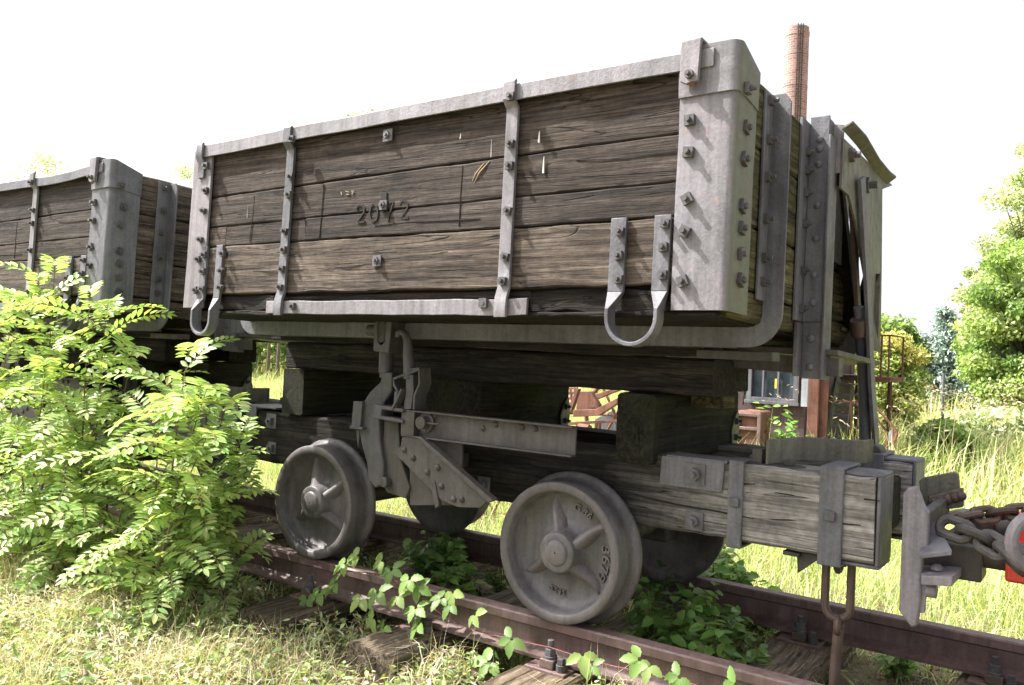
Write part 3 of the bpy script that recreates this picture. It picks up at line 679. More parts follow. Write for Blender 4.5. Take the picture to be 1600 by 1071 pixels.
# under-body members: bottom rusty channel ends etc.
timber(ident, -1.80, 0.50, (0.02, 0.20), (1.0005, 1.055), 0, 50, 0.004, 0.004).build('packing_timber', M['wood_dark'], WR)
timber(ident, -1.78, 0.507, (0.10, 0.30), (0.865, 0.998), 0, 51, 0.008, 0.004).build('bolster_timber', M['wood_dark'], WR)
timber(ident, -1.78, 0.36, (0.65, 0.85), (0.865, 0.998), 0, 52, 0.008, 0.004).build('bolster_timber', M['wood_dark'], WR)
uf = MB(); uf.box(0.36, 0.74, 0.02, 0.10, 1.00, 1.03); uf.prism([(0.50, 0.30, 0.97), (0.50, 0.30, 1.03), (0.86, 0.38, 1.02), (0.86, 0.38, 0.955)], (0, 0.06, 0)); uf.prism([(0.52, 0.30, 1.035), (0.86, 0.36, 1.03), (0.86, 1.02, 1.0), (0.52, 1.02, 1.0)], (0, 0, 0.02)); uf.build('hinge_carrier', M['steel_dark'], WR, 0.002)
# cross timbers (run across the wagon), end grain toward the viewer
for k, (x0, x1, yf, z0) in enumerate(((-1.73, -1.58, 0.05, 0.636), (-0.93, -0.55, 0.14, 0.636), (0.158, 0.318, 0.05, 0.606))):
    o = timber(ident, yf, 0.86, (x0, x1), (z0, 0.862), 1, 60+k, 0.010, 0.004).build('cross_timber', M['wood_darky'], WR)
    pl = MB(); pl.prism([(x1+0.002, 0.80, 0.74), (x1+0.002, 0.775, 0.69), (x1+0.002, 0.785, 0.64), (x1+0.002, 0.84, 0.63), (x1+0.002, 0.865, 0.70), (x1+0.002, 0.835, 0.78)], (0.008, 0, 0))
    q = pl.build('hinge_plate', M['steel_olive'], o, 0.001)
    for z in (0.665, 0.735): nut(o, ident, (x1+0.010, 0.82, z), (1, 0, 0), size=0.026)
cg = MB()   # radial checks in the near end grain
for a in (40, 75, 150, 240, 280, 320):
    t = math.radians(a); cx, cz = 0.245, 0.735
    cg.tube([(cx, 0.0445, cz), (cx+0.045*math.cos(t+.1), 0.0445, cz+0.06*math.sin(t+.1)), (cx+0.07*math.cos(t), 0.0445, cz+0.11*math.sin(t))], [0.0015, 0.0012, 0.0004], 5)
cg.build('end_grain_check', M['black'], WR)
wd = MB(); wd.prism([(0.34, 0.30, 0.815), (0.34, 0.42, 0.815), (0.34, 0.42, 0.862), (0.34, 0.30, 0.862)], (0.13, 0, 0)); wd.build('wooden_wedge', M['wood_end'], WR, 0.003)
# ---- long frame beams
XE = 1.062
for (y0, y1, sd) in ((0.08, 0.26, 1), (0.64, 0.82, 2)):
    near = sd == 1
    b = timber(ident, -2.22, XE, (y0, y1), ((0.376, 0.380), (0.632, 0.645)), 0, 70+sd, 0.010, 0.004).build('frame_beam', M['beam'], WR)
    if near:
        for ck2 in ([(716, 722), (760, 724), (820, 730), (880, 743)], [(960, 763), (1010, 778), (1060, 789), (1120, 799), (1178, 811)], [(1205, 812), (1260, 814), (1300, 817), (1345, 821)], [(1210, 770), (1250, 776), (1290, 778)], [(1140, 752), (1160, 756), (1180, 757)], [(1350, 780), (1375, 783)]):
            MB().tube([tuple(P(a_, b_, 'y', 0.0795)) for a_, b_ in ck2], [0.0028]+[0.0038]*(len(ck2)-2)+[0.0015], 5).build('crack', M['black'], b)
    h = MB(); t = 0.013
    # hoop round the end
    h.box(XE+0.004, XE+0.004+t, y0+0.002, y1-0.002, 0.372, 0.652)
    h.box(XE-0.16, XE+0.004+t, y0+0.01, y1-0.01, 0.648, 0.660); h.box(XE-0.10, XE+0.004+t, y0+0.01, y1-0.01, 0.362, 0.374)
    h.build('end_hoop', M['steel'], b, 0.005)
    for k, (x, w_, z0) in enumerate(((0.895, 0.074, 0.362), (0.590, 0.052, 0.366))):
        if not near and k: continue
        s = MB(); s.box(x, x+w_, y0-0.012, y0-0.002, z0, 0.668 if k == 0 else 0.652); s.box(x, x+w_, y0-0.012, y1+0.012, 0.662, 0.672) if k == 0 else s.box(x, x+w_, y0-0.012, y0+0.04, 0.648, 0.656)
        s.box(x, x+w_, y1+0.002, y1+0.012, z0, 0.66); s.box(x, x+w_, y0-0.012, y1+0.012, z0-0.008, z0)
        q = s.build('beam_strap', M['steel'], b, 0.003)
        n_ = MB(); n_.box(x+w_/2-0.016, x+w_/2+0.016, y0-0.024, y0-0.012, 0.500, 0.530); n_.build('bolt_head', M['steel'], b, 0.002)
    # left end fittings
    s = MB(); s.box(-2.04, -1.96, y0-0.011, y0-0.001, 0.50, 0.655); s.box(-2.04, -1.80, y0-0.011, y1, 0.648, 0.658); s.build('beam_strap', M['steel'], b, 0.003)
    s = MB(); s.box(-2.20, -2.13, y0-0.012, y0-0.001, 0.45, 0.66); s.box(-2.14, -2.10, y0-0.02, y0-0.001, 0.45, 0.67); s.build('beam_strap', M['steel'], b, 0.003)
    if near:
        for (x, y) in ((425, 658), (426, 700)): nut(b, ident, tuple(P(x, y, 'y', 0.078)), (0, -1, 0), size=0.036, h=0.018, washer=0.075 if y == 658 else 0.06, m=M['steel'], name='washer_nut')
        # L plate with big washer
        lp = MB(); a = P(1034, 712, 'y', 0.078); c = P(1130, 770, 'y', 0.078)
        lp.prism([tuple(P(1035, 712, 'y', 0.078)), tuple(P(1133, 723, 'y', 0.078)), tuple(P(1129, 770, 'y', 0.078)), tuple(P(1031, 757, 'y', 0.078))], (0, -0.006, 0))
        zt = P(1042, 712, 'y', 0.078)[2]
        lp.box(P(1042, 712, 'y', .078)[0], P(1137, 723, 'y', .078)[0], 0.075, 0.17, zt-0.004, zt+0.004)
        q = lp.build('angle_plate', M['steel'], b, 0.0015)
        nut(b, ident, tuple(P(1087, 741, 'y', 0.071)), (0, -1, 0), size=0.040, h=0.016, stud=0.016, washer=0.072, m=M['steel'], hexa=True, name='washer_nut')
        for (x, y, s_) in ((1085, 814, 0.066), (757, 757, 0.062)): nut(b, ident, tuple(P(x, y, 'y', 0.078)), (0, -1, 0), size=0.036, h=0.016, stud=0.016, washer=s_, m=M['steel'], hexa=True, name='washer_nut')
        q = MB(); c = P(1248, 733, 'z', 0.652); q.cyl((0.77, 0.15, 0.644), (0.77, 0.15, 0.650), 0.055, n=18); q.prism([(0.77+0.022*math.cos(PI/4+k*PI/2), 0.15+0.022*math.sin(PI/4+k*PI/2), 0.650) for k in range(4)], (0, 0, 0.018)); q.build('bolt_head', M['steel_dark'], b, 0.003)
        q = MB(); q.box(0.63, 0.73, 0.10, 0.16, 0.643, 0.651); q.box(0.655, 0.69, 0.11, 0.15, 0.651, 0.70); q.build('bolt_head', M['steel_dark'], b, 0.002)
        q = MB(); q.box(0.775, 0.83, 0.10, 0.20, 0.358, 0.372); q.prism([(0.815, 0.12, 0.372), (0.90, 0.12, 0.372), (0.82, 0.12, 0.30)], (0, 0.08, 0)); q.build('lower_lug', M['steel_dark'], b, 0.002)
# curved stop band standing on the frame end
zb0, zb1 = 0.652, 0.735
path = [(0.712, 0.095), (0.728, 0.18), (0.742, 0.27), (0.756, 0.322), (0.785, 0.350), (0.83, 0.367), (0.88, 0.378), (0.912, 0.392), (0.940, 0.43), (0.955, 0.50)]
bs = MB(); bs.bar([(x, y, (zb0+zb1)/2) for x, y in path], (0, 0, 1), (zb1-zb0)/2, 0.006); bs.build('stop_band', M['steel_olive'], WR, 0.002)
sf_ = P(1369, 706, 'y', 0.70); MB().cyl((sf_[0], 0.66, sf_[2]), (sf_[0], 0.74, sf_[2]), 0.028, n=14).build('strut_foot', M['steel_dark'], WR, 0.004)
# cross members of the frame
for x in (-1.95, -0.5, 0.98): timber(ident, 0.26, 0.64, (x-0.07, x+0.05), (0.42, 0.60), 1, int(80+x*3), 0.006, 0.003).build('frame_crosspiece', M['wood_darky'], WR)
# ---- wheels and axles
def wheel(parent, xc, side):
    WRD = 0.2605
    prof = [(0.0, -0.090), (0.043, -0.090), (0.047, -0.086), (0.050, -0.081), (0.070, -0.081), (0.0745, -0.077), (0.079, -0.045), (0.090, -0.018), (0.12, -0.006), (0.185, -0.008), (0.208, -0.016), (0.219, -0.034), (0.224, -0.074), (0.231, -0.080), (0.256, -0.080), (0.2605, -0.075), (0.2605, 0.0), (0.263, 0.020), (0.272, 0.030), (0.283, 0.034), (0.2875, 0.042), (0.2865, 0.051), (0.279, 0.055), (0.235, 0.055), (0.21, 0.03), (0.09, 0.02), (0.06, 0.055), (0.0, 0.055)]
    s = 1 if side == 'near' else -1
    yc = 0.0 if s == 1 else 0.90
    def T(x, y, z): return np.array([xc+x, yc+s*y, WRD+z])
    o = MB(T).lathe(prof, (0, 0, 0), 88).build('wheel', M['wheel'], parent, smooth_angle=50)
    for a in (100, 27, -48, 206):
        rb = MB(T)
        for (aa) in (math.radians(a),):
            pts = []; K = 9
            vs = []
            for i in range(K):
                t = i/(K-1); rr = 0.068+0.140*t; an = aa+0.16*math.sin(t*PI*0.8); top = -0.072+0.058*t**0.7; wd_ = 0.020-0.012*t
                ca, sa = math.cos(an), math.sin(an)
                for (dw, yy) in ((-wd_*2.0, -0.002), (-wd_*0.6, top), (wd_*0.6, top), (wd_*2.0, -0.002)):
                    vs.append((rr*ca-dw*sa, yy, rr*sa+dw*ca))
            rb.add(vs, [[i*4+j, i*4+(j+1) % 4, (i+1)*4+(j+1) % 4, (i+1)*4+j] for i in range(K-1) for j in range(4)]+[[0, 1, 2, 3], [(K-1)*4+j for j in range(4)]], True)
        rb.build('web_rib', M['wheel'], o, smooth_angle=70)

    MB(T).cyl((0, -0.0905, 0), (0, -0.0885, 0), 0.0035, n=10).build('centre_hole', M['black'], o)
    return o, T
for i, xc in enumerate((0.0, -1.3407)):
    wn, T = wheel(WR, xc, 'near'); wheel(WR, xc, 'far')
    def mark(s, size, ang, rad, spread):
        v, f = text_mesh(s, size, 0.004)
        mb = MB(T); vs = []
        for (x, y, z) in v:
            a = ang-x/rad*spread; r_ = rad+y
            vs.append((r_*math.cos(a), -0.0120-max(0, r_-0.185)*0.35+z*-1, r_*math.sin(a)))
        mb.add(vs, f); mb.build('cast_mark', M['wheel'], wn)
    if i == 0:
        mark('G 36', 0.036, math.radians(66), 0.170, 1.15)
        v, f = text_mesh('3679', 0.050, 0.004)
        mark('3679', 0.046, math.radians(-8), 0.172, 1.5); mark('2242', 0.030, math.radians(-100), 0.160, -1.2)
    else: mark('36 78', 0.036, math.radians(30), 0.19, 1.2)
    MB().cyl((xc, 0.05, 0.2605), (xc, 0.85, 0.2605), 0.045, n=20).build('axle', M['steel_dark'], WR)
    for y in (0.17, 0.73):
        MB().box(xc-0.09, xc+0.09, y-0.06, y+0.06, 0.19, 0.385).build('axle_box', M['steel_dark'], WR, 0.01)
# ---- tipping latch gear in front of the frame
yg = -0.150
g = MB(); g.ppoly([(588, 488), (602, 488), (601, 532), (596, 536), (590, 534)], yg-0.035, 0.012); g.build('hanger_bar', M['gear'], WR, 0.002)
g = MB(); a = P(584, 505, 'y', yg-0.035); c = P(607, 552, 'y', yg-0.035)
g.ppoly([(584, 504), (590, 501), (590, 534), (595, 540), (601, 534), (602, 506), (606, 499), (612, 503), (607, 552), (583, 549)], yg-0.04, 0.085)
g.cyl(P(578, 516, 'y', yg)+np.array([-0.005, 0, 0]), P(579, 516, 'y', yg)+np.array([0.10, 0, 0]), 0.024, n=20)
g.build('clevis', M['gear'], WR, 0.003)
g = MB(); t0 = P(604, 548, 'y', yg); t1 = P(603, 583, 'y', yg); g.cyl(t0, t1, 0.031, n=24); g.cyl(t1, t1+np.array([0, 0, -0.02]), 0.026, n=20); g.build('rod_collar', M['gear'], WR, 0.002)
g = MB(); g.ppoly([(597, 582), (594, 597), (578, 612), (564, 634), (559, 662), (564, 692), (573, 725), (575, 750), (586, 763), (598, 757), (599, 725), (593, 690), (592, 655), (600, 630), (612, 612), (612, 582)], yg-0.03, 0.050); g.build('curved_arm', M['gear'], WR, 0.006)
g = MB(); g.ppoly([(600, 655), (622, 655), (625, 715), (640, 762), (634, 780), (604, 770), (595, 752)], yg-0.01, 0.03)
pb = P(606, 753, 'y', yg-0.01); g.cyl(pb+np.array([0, -0.03, 0]), pb+np.array([0, 0.05, 0]), 0.022, n=20); g.build('lower_link', M['steel_dark'], WR, 0.004)
g = MB(); g.ppoly([(552, 627), (566, 628), (563, 668), (549, 666)], yg-0.045, 0.10); g.ppoly([(546, 665), (566, 668), (566, 672), (546, 670)], yg-0.055, 0.12); g.ppoly([(556, 672), (562, 672), (559, 700)], yg-0.03, 0.015); g.build('guide_plug', M['gear'], WR, 0.002)
g = MB(); g.ppoly([(584, 632), (629, 639), (629, 645), (596, 640), (594, 650), (629, 656), (629, 662), (583, 654)], yg-0.065, 0.075); g.build('fork', M['gear'], WR, 0.004)
g = MB(); hp = [P(a, b, 'y', yg-0.03) for a, b in ((621, 527), (622, 521), (628, 519), (634, 523), (637, 534), (638, 555), (640, 575), (641, 592))]
g.tube(hp, [0.011, 0.014, 0.015, 0.016, 0.018, 0.022, 0.026, 0.028], 14); g.build('lever_hook', M['gear'], WR)
g = MB(); g.bar([P(a, b, 'y', yg-0.02) for a, b in ((648, 578), (663, 576), (664, 600), (656, 618), (655, 640))], (0, 1, 0), 0.035, 0.005)
g.bar([P(a, b, 'y', yg-0.04) for a, b in ((660, 577), (636, 586), (619, 592), (620, 602), (627, 615))], (0, 1, 0), 0.018, 0.005)
g.ppoly([(634, 588), (645, 586), (646, 610), (642, 640), (630, 640), (634, 612)], yg-0.05, 0.05)
g.bar([P(a, b, 'y', yg-0.05) for a, b in ((632, 608), (624, 626), (616, 641))], (0, 1, 0), 0.02, 0.005)
g.bar([P(a, b, 'y', yg-0.05) for a, b in ((622, 612), (620, 636))], (0, 1, 0), 0.012, 0.009)
g.build('lever_bracket', M['gear'], WR, 0.0015)
# channel with pin
g = MB(); yc = yg-0.05
a = P(628, 640, 'y', yc); b_ = P(628, 682, 'y', yc); c = P(893, 680, 'y', yc)
x0, x1, z1, z0 = a[0], c[0], a[2], b_[2]
g.box(x0, x1, yc+0.03, yc+0.038, z0, z1); g.box(x0, x1, yc, yc+0.038, z1-0.007, z1); g.box(x0, x1, yc, yc+0.038, z0, z0+0.007); g.box(x0, x0+0.07, yc-0.002, yc+0.030, z0+0.007, z1-0.007)
ch = g.build('latch_channel', M['steel_dark'], WR, 0.002)
g = MB(); pc = P(668, 660, 'y', yc+0.03); g.cyl(pc, pc+np.array([0, -0.012, 0]), 0.040, n=20); g.cyl(pc+np.array([0, -0.012, 0]), pc+np.array([0, -0.045, 0]), 0.025, n=20); g.tube([pc+np.array([0, -0.03, 0]), pc+np.array([0.09, -0.035, 0.0])], 0.004, 6)
for dx, dz in ((-0.05, 0.03), (-0.05, -0.03), (0.04, 0.032), (0.28, 0.0), (0.34, 0.02), (0.46, 0.02), (0.52, 0.02)): rivet_obj(ident, pc+np.array([dx, 0, dz]), (0, -1, 0), 0.012, M['steel_dark'], ch)
g.build('pivot_pin', M['steel_dark'], ch)
g = MB(); g.ppoly([(628, 683), (650, 683), (762, 782), (750, 794), (716, 793), (690, 783), (614, 706), (626, 698)], yc+0.005, 0.010)
g.ppoly([(650, 683), (657, 683), (770, 782), (762, 786)], yc-0.02, 0.035)
br = g.build('diagonal_brace', M['steel_dark'], WR, 0.002)
for (x, y) in ((632, 703), (646, 716), (668, 738), (690, 760), (709, 780), (684, 731), (722, 781)): rivet_obj(ident, P(x, y, 'y', yc+0.005), (0, -1, 0), 0.013, M['steel_dark'], br)
for xx in (-0.60,): MB().box(xx, xx+0.05, yc+0.04, 0.078, 0.50, 0.56).build('support_stub', M['steel_dark'], WR, 0.003)
g = MB(); g.ppoly([(640, 684), (722, 684), (722, 790), (640, 790)], yc+0.05, 0.012); g.ppoly([(672, 754), (679, 752), (686, 790), (680, 795)], yc-0.0, 0.02)
g.build('gusset_plate', M['steel_dark'], WR, 0.002)

# ------------------------------------------------------------------ second wagon: a copy, its own rim and no number
W2 = copy_tree(WR); FW2 = [c for c in W2.children if c.name.startswith('end_wall')]
for c in FW2:
    for k_ in c.children:
        k_.material_slots[0].link = 'OBJECT'; k_.material_slots[0].material = M['wood_y']
for c in W2.children:
    if c.name.startswith(('corner_plate', 'corner_cap')): c.material_slots[0].link = 'OBJECT'; c.material_slots[0].material = M['steel']
W2['label'] = 'second timber wagon behind the green bush at the left edge, its top rim sagging'
DX = -3.355
W2.location = (WR.location[0]+DX, WR.location[1], WR.location[2]-0.018)
us = [0.012+2.475*i/24 for i in range(25)]
def T2(u_, v, w_): return W(u_, v, w_)+np.array([DX, 0, -0.018])
r2 = rim2(us, [0.7475+0.015-0.014*math.exp(-((u_-1.85)/0.5)**2)+0.004*hnoise(u_*3, 8)+0.012*max(0, (u_-2.2)/0.3) for u_ in us], T2, 0.05).build('top_rim', M['steel'], W2, 0.0015)
# ================================================================== COUPLING GEAR OF THE NEXT VEHICLE (right edge)
CQ = empty('buffer_coupling', (1.4, 0.3, 0.25), 'grey-purple buffer head with riveted plates and a drawbar to a red block', 'buffer')
yb = 0.06
g = MB(); g.ppoly([(1411, 772), (1418, 763), (1432, 760), (1440, 782), (1445, 795), (1450, 800), (1451, 868), (1441, 870), (1438, 940), (1433, 978), (1424, 982), (1404, 955), (1409, 830)], yb, 0.035)
g.build('face_plate', M['steel_pink'], CQ, 0.006)
z = P(1450, 818, 'y', yb)[2]
g = MB()
sh = [P(1449, 816, 'y', 0.17), P(1474, 816, 'y', 0.17), P(1476, 838, 'y', 0.10), P(1488, 860, 'y', 0.03), P(1436, 866, 'y', 0.03)]
g.prism(sh, (0, 0, -0.016)); g.build('upper_shelf', M['steel'], CQ, 0.003)
z2 = P(1440, 890, 'y', yb)[2]-0.005
g = MB(); g.prism([P(1436, 882, 'y', .15), P(1503, 886, 'y', .15), P(1488, 902, 'y', .04), P(1440, 900, 'y', .04)], (0, 0, -0.028)); rivet(g, P(1464, 890, 'y', .10), (0, 0, 1), 0.02)
g.ppoly([(1438, 898), (1450, 900), (1445, 958), (1436, 958)], yb+0.01, 0.012); g.cyl(P(1447, 922, 'y', yb+0.02), P(1447, 922, 'y', yb+0.02)+np.array([0.03, 0, 0]), 0.02, n=12)
g.build('lower_shelf', M['steel_pink'], CQ, 0.003)
g = MB(); yd = 0.16
a = P(1440, 843, 'y', yd); b_ = P(1534, 893, 'y', yd); g.box(a[0]-0.02, b_[0], yd, yd+0.12, P(1440, 893, 'y', yd)[2]-0.006, a[2]); g.build('drawbar_socket', M['steel_dark'], CQ, 0.006)
zc = (P(1534, 850, 'y', yd)[2]+P(1534, 888, 'y', yd)[2])/2
g = MB(); g.cyl((b_[0]-0.01, yd+0.06, zc), (b_[0]+0.9, yd+0.06, zc), 0.045, n=20); g.build('drawbar', M['steel_dark'], CQ)
g = MB(); g.box(P(1572, 870, 'y', yd)[0], P(1572, 870, 'y', yd)[0]+0.6, yd-0.02, yd+0.40, P(1575, 908, 'y', yd)[2], P(1580, 868, 'y', yd)[2]); g.build('red_block', M['red'], CQ, 0.008)
g = MB(); g.box(P(1588, 812, 'y', 0.5)[0], P(1588, 812, 'y', 0.5)[0]+0.5, 0.42, 0.62, P(1588, 845, 'y', .5)[2]-0.01, P(1588, 803, 'y', .5)[2]); g.build('red_block', M['red'], CQ, 0.008)
# far riveted angle
yf = 0.50
g = MB(); g.ppoly([(1436, 752), (1442, 747), (1490, 738), (1497, 742), (1499, 765), (1452, 776), (1450, 803), (1440, 806)], yf, 0.03)
zt = P(1452, 803, 'y', yf)[2]
g.prism([P(1452, 804, 'z', zt), P(1503, 794, 'z', zt), P(1531, 797, 'z', zt), P(1490, 808, 'z', zt), P(1452, 810, 'z', zt)], (0, 0, -0.02))
g.ppoly([(1450, 776), (1504, 763), (1505, 793), (1452, 800)], yf-0.03, 0.03)
g.build('riveted_angle', M['steel_olive'], CQ, 0.004)
for i in range(5): rivet_obj(ident, P(1460+i*10.5, 786-i*2.6, 'y', yf-0.03), (0, -1, 0), 0.017, M['chain'], CQ)
g = MB(); a = P(1500, 805, 'y', 0.46); g.box(a[0], P(1552, 812, 'y', .46)[0], 0.46, 0.58, P(1500, 838, 'y', .46)[2], a[2]); g.cyl((P(1550, 815, 'y', .46)[0], .52, a[2]-.04), (P(1550, 815, 'y', .46)[0]+0.5, .52, a[2]-.04), 0.035, n=16); g.box(P(1436, 760, 'y', .1)[0]-0.0, P(1452, 760, 'y', .1)[0], yb+0.03, 0.52, P(1440, 840, 'y', .1)[2], P(1440, 800, 'y', .1)[2])
g.build('side_drawbar', M['steel_dark'], CQ, 0.005)
def chain(label, pts, y, L_, r_, m, grp='chains at the coupling'):
    "links laid along a polyline given as seen points on plane y"
    pp = [P(a, b, 'y', yy) for (a, b), yy in zip(pts, y)]
    seg = [np.linalg.norm(pp[i+1]-pp[i]) for i in range(len(pp)-1)]; tot = sum(seg); n = max(2, int(tot/(L_*0.80)))
    root = empty('chain', tuple(pp[0]), label, 'chain', grp)
    def at(s):
        for i, q in enumerate(seg):
            if s <= q or i == len(seg)-1: return pp[i]+(pp[i+1]-pp[i])*min(1, s/q)
            s -= q
    for k in range(n):
        c0 = at(tot*k/n); c1 = at(tot*(k+1)/n); c = (c0+c1)/2; t = (c1-c0)/np.linalg.norm(c1-c0)
        up = np.array([0, 0, 1.]); s_ = np.cross(t, up); s_ /= np.linalg.norm(s_); up2 = np.cross(s_, t)
        side = (s_*0.8+up2*0.6) if k % 2 else (up2*0.8-s_*0.6)
        mb = MB(); hl = L_*0.5; hwid = L_*0.36; path = []
        for i in range(25):
            a = 2*PI*i/24; path.append(c+t*(hl*math.copysign(1, math.cos(a))*0.55+hwid*math.cos(a)*1.0)+side*hwid*math.sin(a))
        mb.tube(path, r_, 8, False); mb.build('link', M[m], root)
    return root
chain('rusty brown chain running from the frame end to the right edge', [(1478, 826), (1500, 812), (1530, 806), (1565, 803), (1600, 800), (1640, 800)], [0.30, .32, .36, .40, .42, .42], 0.062, 0.0115, 'chain')
chain('dark grey chain of thick links hanging below the rusty one at the right edge', [(1478, 822), (1505, 832), (1535, 842), (1560, 858), (1580, 868), (1590, 885)], [0.12, .10, .08, .05, .03, .02], 0.074, 0.014, 'steel_dark')
sk = MB(); cc = P(1616, 848, 'y', 0.0); sk.ring(cc, 0.070, 0.018, CR, CU, 26, 10, 0.9); o = sk.build('shackle_ring', M['steel_pink']); tag(o, 'thick pinkish-grey ring cut off by the right edge beside the red block', 'ring')
# hanging link and hook rod under the near beam
HK = empty('hanging_chain', (0.93, 0.17, 0.0), 'long oval iron link with a rod hanging from the near beam end', 'chain')
g = MB(); y0 = 0.17; lt = P(1291, 868, 'y', y0); rt = P(1332, 872, 'y', y0); lb = P(1290, 955, 'y', y0); rb_ = P(1333, 962, 'y', y0)
cxm = (lt[0]+rt[0])/2; hw_ = (rt[0]-lt[0])/2*0.97; zt = lt[2]-0.01; zb = P(1312, 968, 'y', y0)[2]
path = [(cxm+hw_*math.cos(a), y0, zt-0.0+hw_*0.5*math.sin(a)) for a in [PI*i/10 for i in range(11)]]+[(cxm-hw_*math.cos(a), y0, zb+hw_*1.0-hw_*1.0*math.sin(a)) for a in [PI*i/10 for i in range(11)]]
path.append(path[0]); path.append(path[1]); g.tube(path, 0.0135, 10, False); g.build('oval_link', M['chain'], HK)
g = MB(); xb = P(1311, 968, 'y', y0)[0]; g.ring((xb, y0-0.0, zb-0.02), 0.024, 0.012, (0, 1, 0), (0, 0, 1), 20, 8); g.tube([(xb, y0, zb-0.03), (xb-0.003, y0-0.01, zb-0.12), (xb-0.008, y0-0.02, gz(.95, .1)+0.01)], 0.017, 12); g.build('hook_rod', M['chain'], HK)
g = MB(); g.box(cxm-0.03, cxm+0.03, 0.13, 0.21, 0.345, 0.364); g.ring((cxm, y0, 0.352), 0.03, 0.011, (0, 1, 0), (0, 0, 1), 18, 8); g.build('eye_bolt', M['steel_dark'], HK, 0.002)

# ================================================================== VEGETATION HELPERS
RG = np.random.default_rng(11)
def np_mesh(name, V, F3, F4, C, mat, parent=None, loc=None):
    "mesh from numpy arrays; V (n,3), triangles, quads, per-vertex colour"
    me = bpy.data.meshes.new(name)
    if parent is not None: V = V-rootloc(parent)
    elif loc is not None: V = V-np.array(loc)
    n3 = 0 if F3 is None else len(F3); n4 = 0 if F4 is None else len(F4)
    me.vertices.add(len(V)); me.vertices.foreach_set('co', V.astype(np.float32).ravel())
    idx = np.concatenate(([F3.ravel()] if n3 else [])+([F4.ravel()] if n4 else []))
    me.loops.add(len(idx)); me.loops.foreach_set('vertex_index', idx.astype(np.int32))
    me.polygons.add(n3+n4)
    st = np.concatenate([np.arange(n3)*3, n3*3+np.arange(n4)*4]); me.polygons.foreach_set('loop_start', st.astype(np.int32))
    at = me.color_attributes.new('Col', 'FLOAT_COLOR', 'POINT')
    at.data.foreach_set('color', np.c_[C, np.ones(len(C))].astype(np.float32).ravel())
    me.materials.append(mat); me.update(calc_edges=True); me.validate()
    o = bpy.data.objects.new(name, me); COL.objects.link(o)
    if parent is not None: o.parent = parent
    elif loc is not None: o.location = loc
    return o
def norm(a): return a/(np.linalg.norm(a, axis=-1, keepdims=True)+1e-9)
def colours(n, pal, jit=0.15, wts=None):
    pal = np.array(pal, float); k = RG.choice(len(pal), n, p=wts); c = pal[k]
    return np.clip(c*(1+jit*RG.standard_normal((n, 1)))*(1+0.06*RG.standard_normal((n, 3))), 0.004, 0.9)
def leaves(C, D, Nn, L, Wd, cup=0.15):
    "pointed oval leaves: centre-base C, direction D, normal Nn; 6 vertices, 2 quads folded at the midrib"
    D = norm(D); S = norm(np.cross(Nn, D)); U = norm(np.cross(D, S)); L = np.asarray(L)[:, None]; Wd = np.asarray(Wd)[:, None]
    n = len(C)
    v = np.stack([C, C+D*L*0.35+S*Wd*0.5+U*Wd*cup, C+D*L*0.72+S*Wd*0.38+U*Wd*cup*0.6-U*L*0.03, C+D*L-U*L*0.10, C+D*L*0.72-S*Wd*0.38+U*Wd*cup*0.6-U*L*0.03, C+D*L*0.35-S*Wd*0.5+U*Wd*cup], 1)
    b = np.arange(n)[:, None]*6
    q = np.concatenate([b+np.array([[0, 1, 2, 3]]), b+np.array([[0, 3, 4, 5]])])
    return v.reshape(-1, 3), q
def blades(B, H, Wd, lean, az, bend=0.5):
    n = len(B); d = np.stack([np.cos(az), np.sin(az), np.zeros(n)], 1); s = np.stack([-np.sin(az+RG.uniform(-1, 1, n)), np.cos(az+RG.uniform(-1, 1, n)), np.zeros(n)], 1)
    H = H[:, None]; Wd = Wd[:, None]; lean = lean[:, None]; up = np.array([[0, 0, 1.]])
    m = B+up*H*0.55+d*H*lean*0.35; t = B+up*H*(1-0.35*lean)+d*H*lean
    v = np.stack([B-s*Wd/2, B+s*Wd/2, m+s*Wd*0.4, m-s*Wd*0.4, t], 1).reshape(-1, 3); b = np.arange(n)[:, None]*5
    return v, b+np.array([[3, 2, 4]]), b+np.array([[0, 1, 2, 3]])
def rep(c, k): return np.repeat(c, k, axis=0)
GZ = np.vectorize(gz)
def grass(name, xy, H, Wd, lean, pal, wts=None, kind=True, zoff=-0.01, jit=0.18):
    n = len(xy); B = np.c_[xy, GZ(xy[:, 0], xy[:, 1])+zoff]
    v, t, q = blades(B, H, Wd, lean, RG.uniform(0, 2*PI, n)); o = np_mesh(name, v, t, q, rep(colours(n, pal, jit, wts), 5), M['grass'])
    tag(o, kind='stuff'); return o
def patchy(n, x0, x1, y0, y1, s=1.0, thr=0.0, skip=None):
    out = []; tot = 0
    while tot < n:
        m = n*2; x = RG.uniform(x0, x1, m); y = RG.uniform(y0, y1, m)
        f = np.sin(x*s*2.3+1.7*np.sin(y*s*1.9))+np.cos(y*s*2.9+1.3*np.sin(x*s*3.1)); k = f+RG.standard_normal(m)*0.8 > thr
        if skip is not None: k &= ~skip(x, y)
        p = np.c_[x[k], y[k]]; out.append(p); tot += len(p)
    return np.concatenate(out)[:n]
DRY = [(0.62, 0.57, 0.40), (0.48, 0.40, 0.26), (0.46, 0.50, 0.22), (0.32, 0.40, 0.13), (0.20, 0.15, 0.09)]
GRN = [(0.40, 0.50, 0.17), (0.50, 0.57, 0.23), (0.29, 0.40, 0.12), (0.58, 0.56, 0.34), (0.16, 0.25, 0.07)]
on_sl = lambda x, y: ((np.abs(((x-0.02+0.325) % 0.65)-0.325) < 0.15) & (y > -0.46) & (y < 1.4)) | ((np.abs(y+0.033) < 0.09)) | (np.abs(y-0.933) < 0.09)
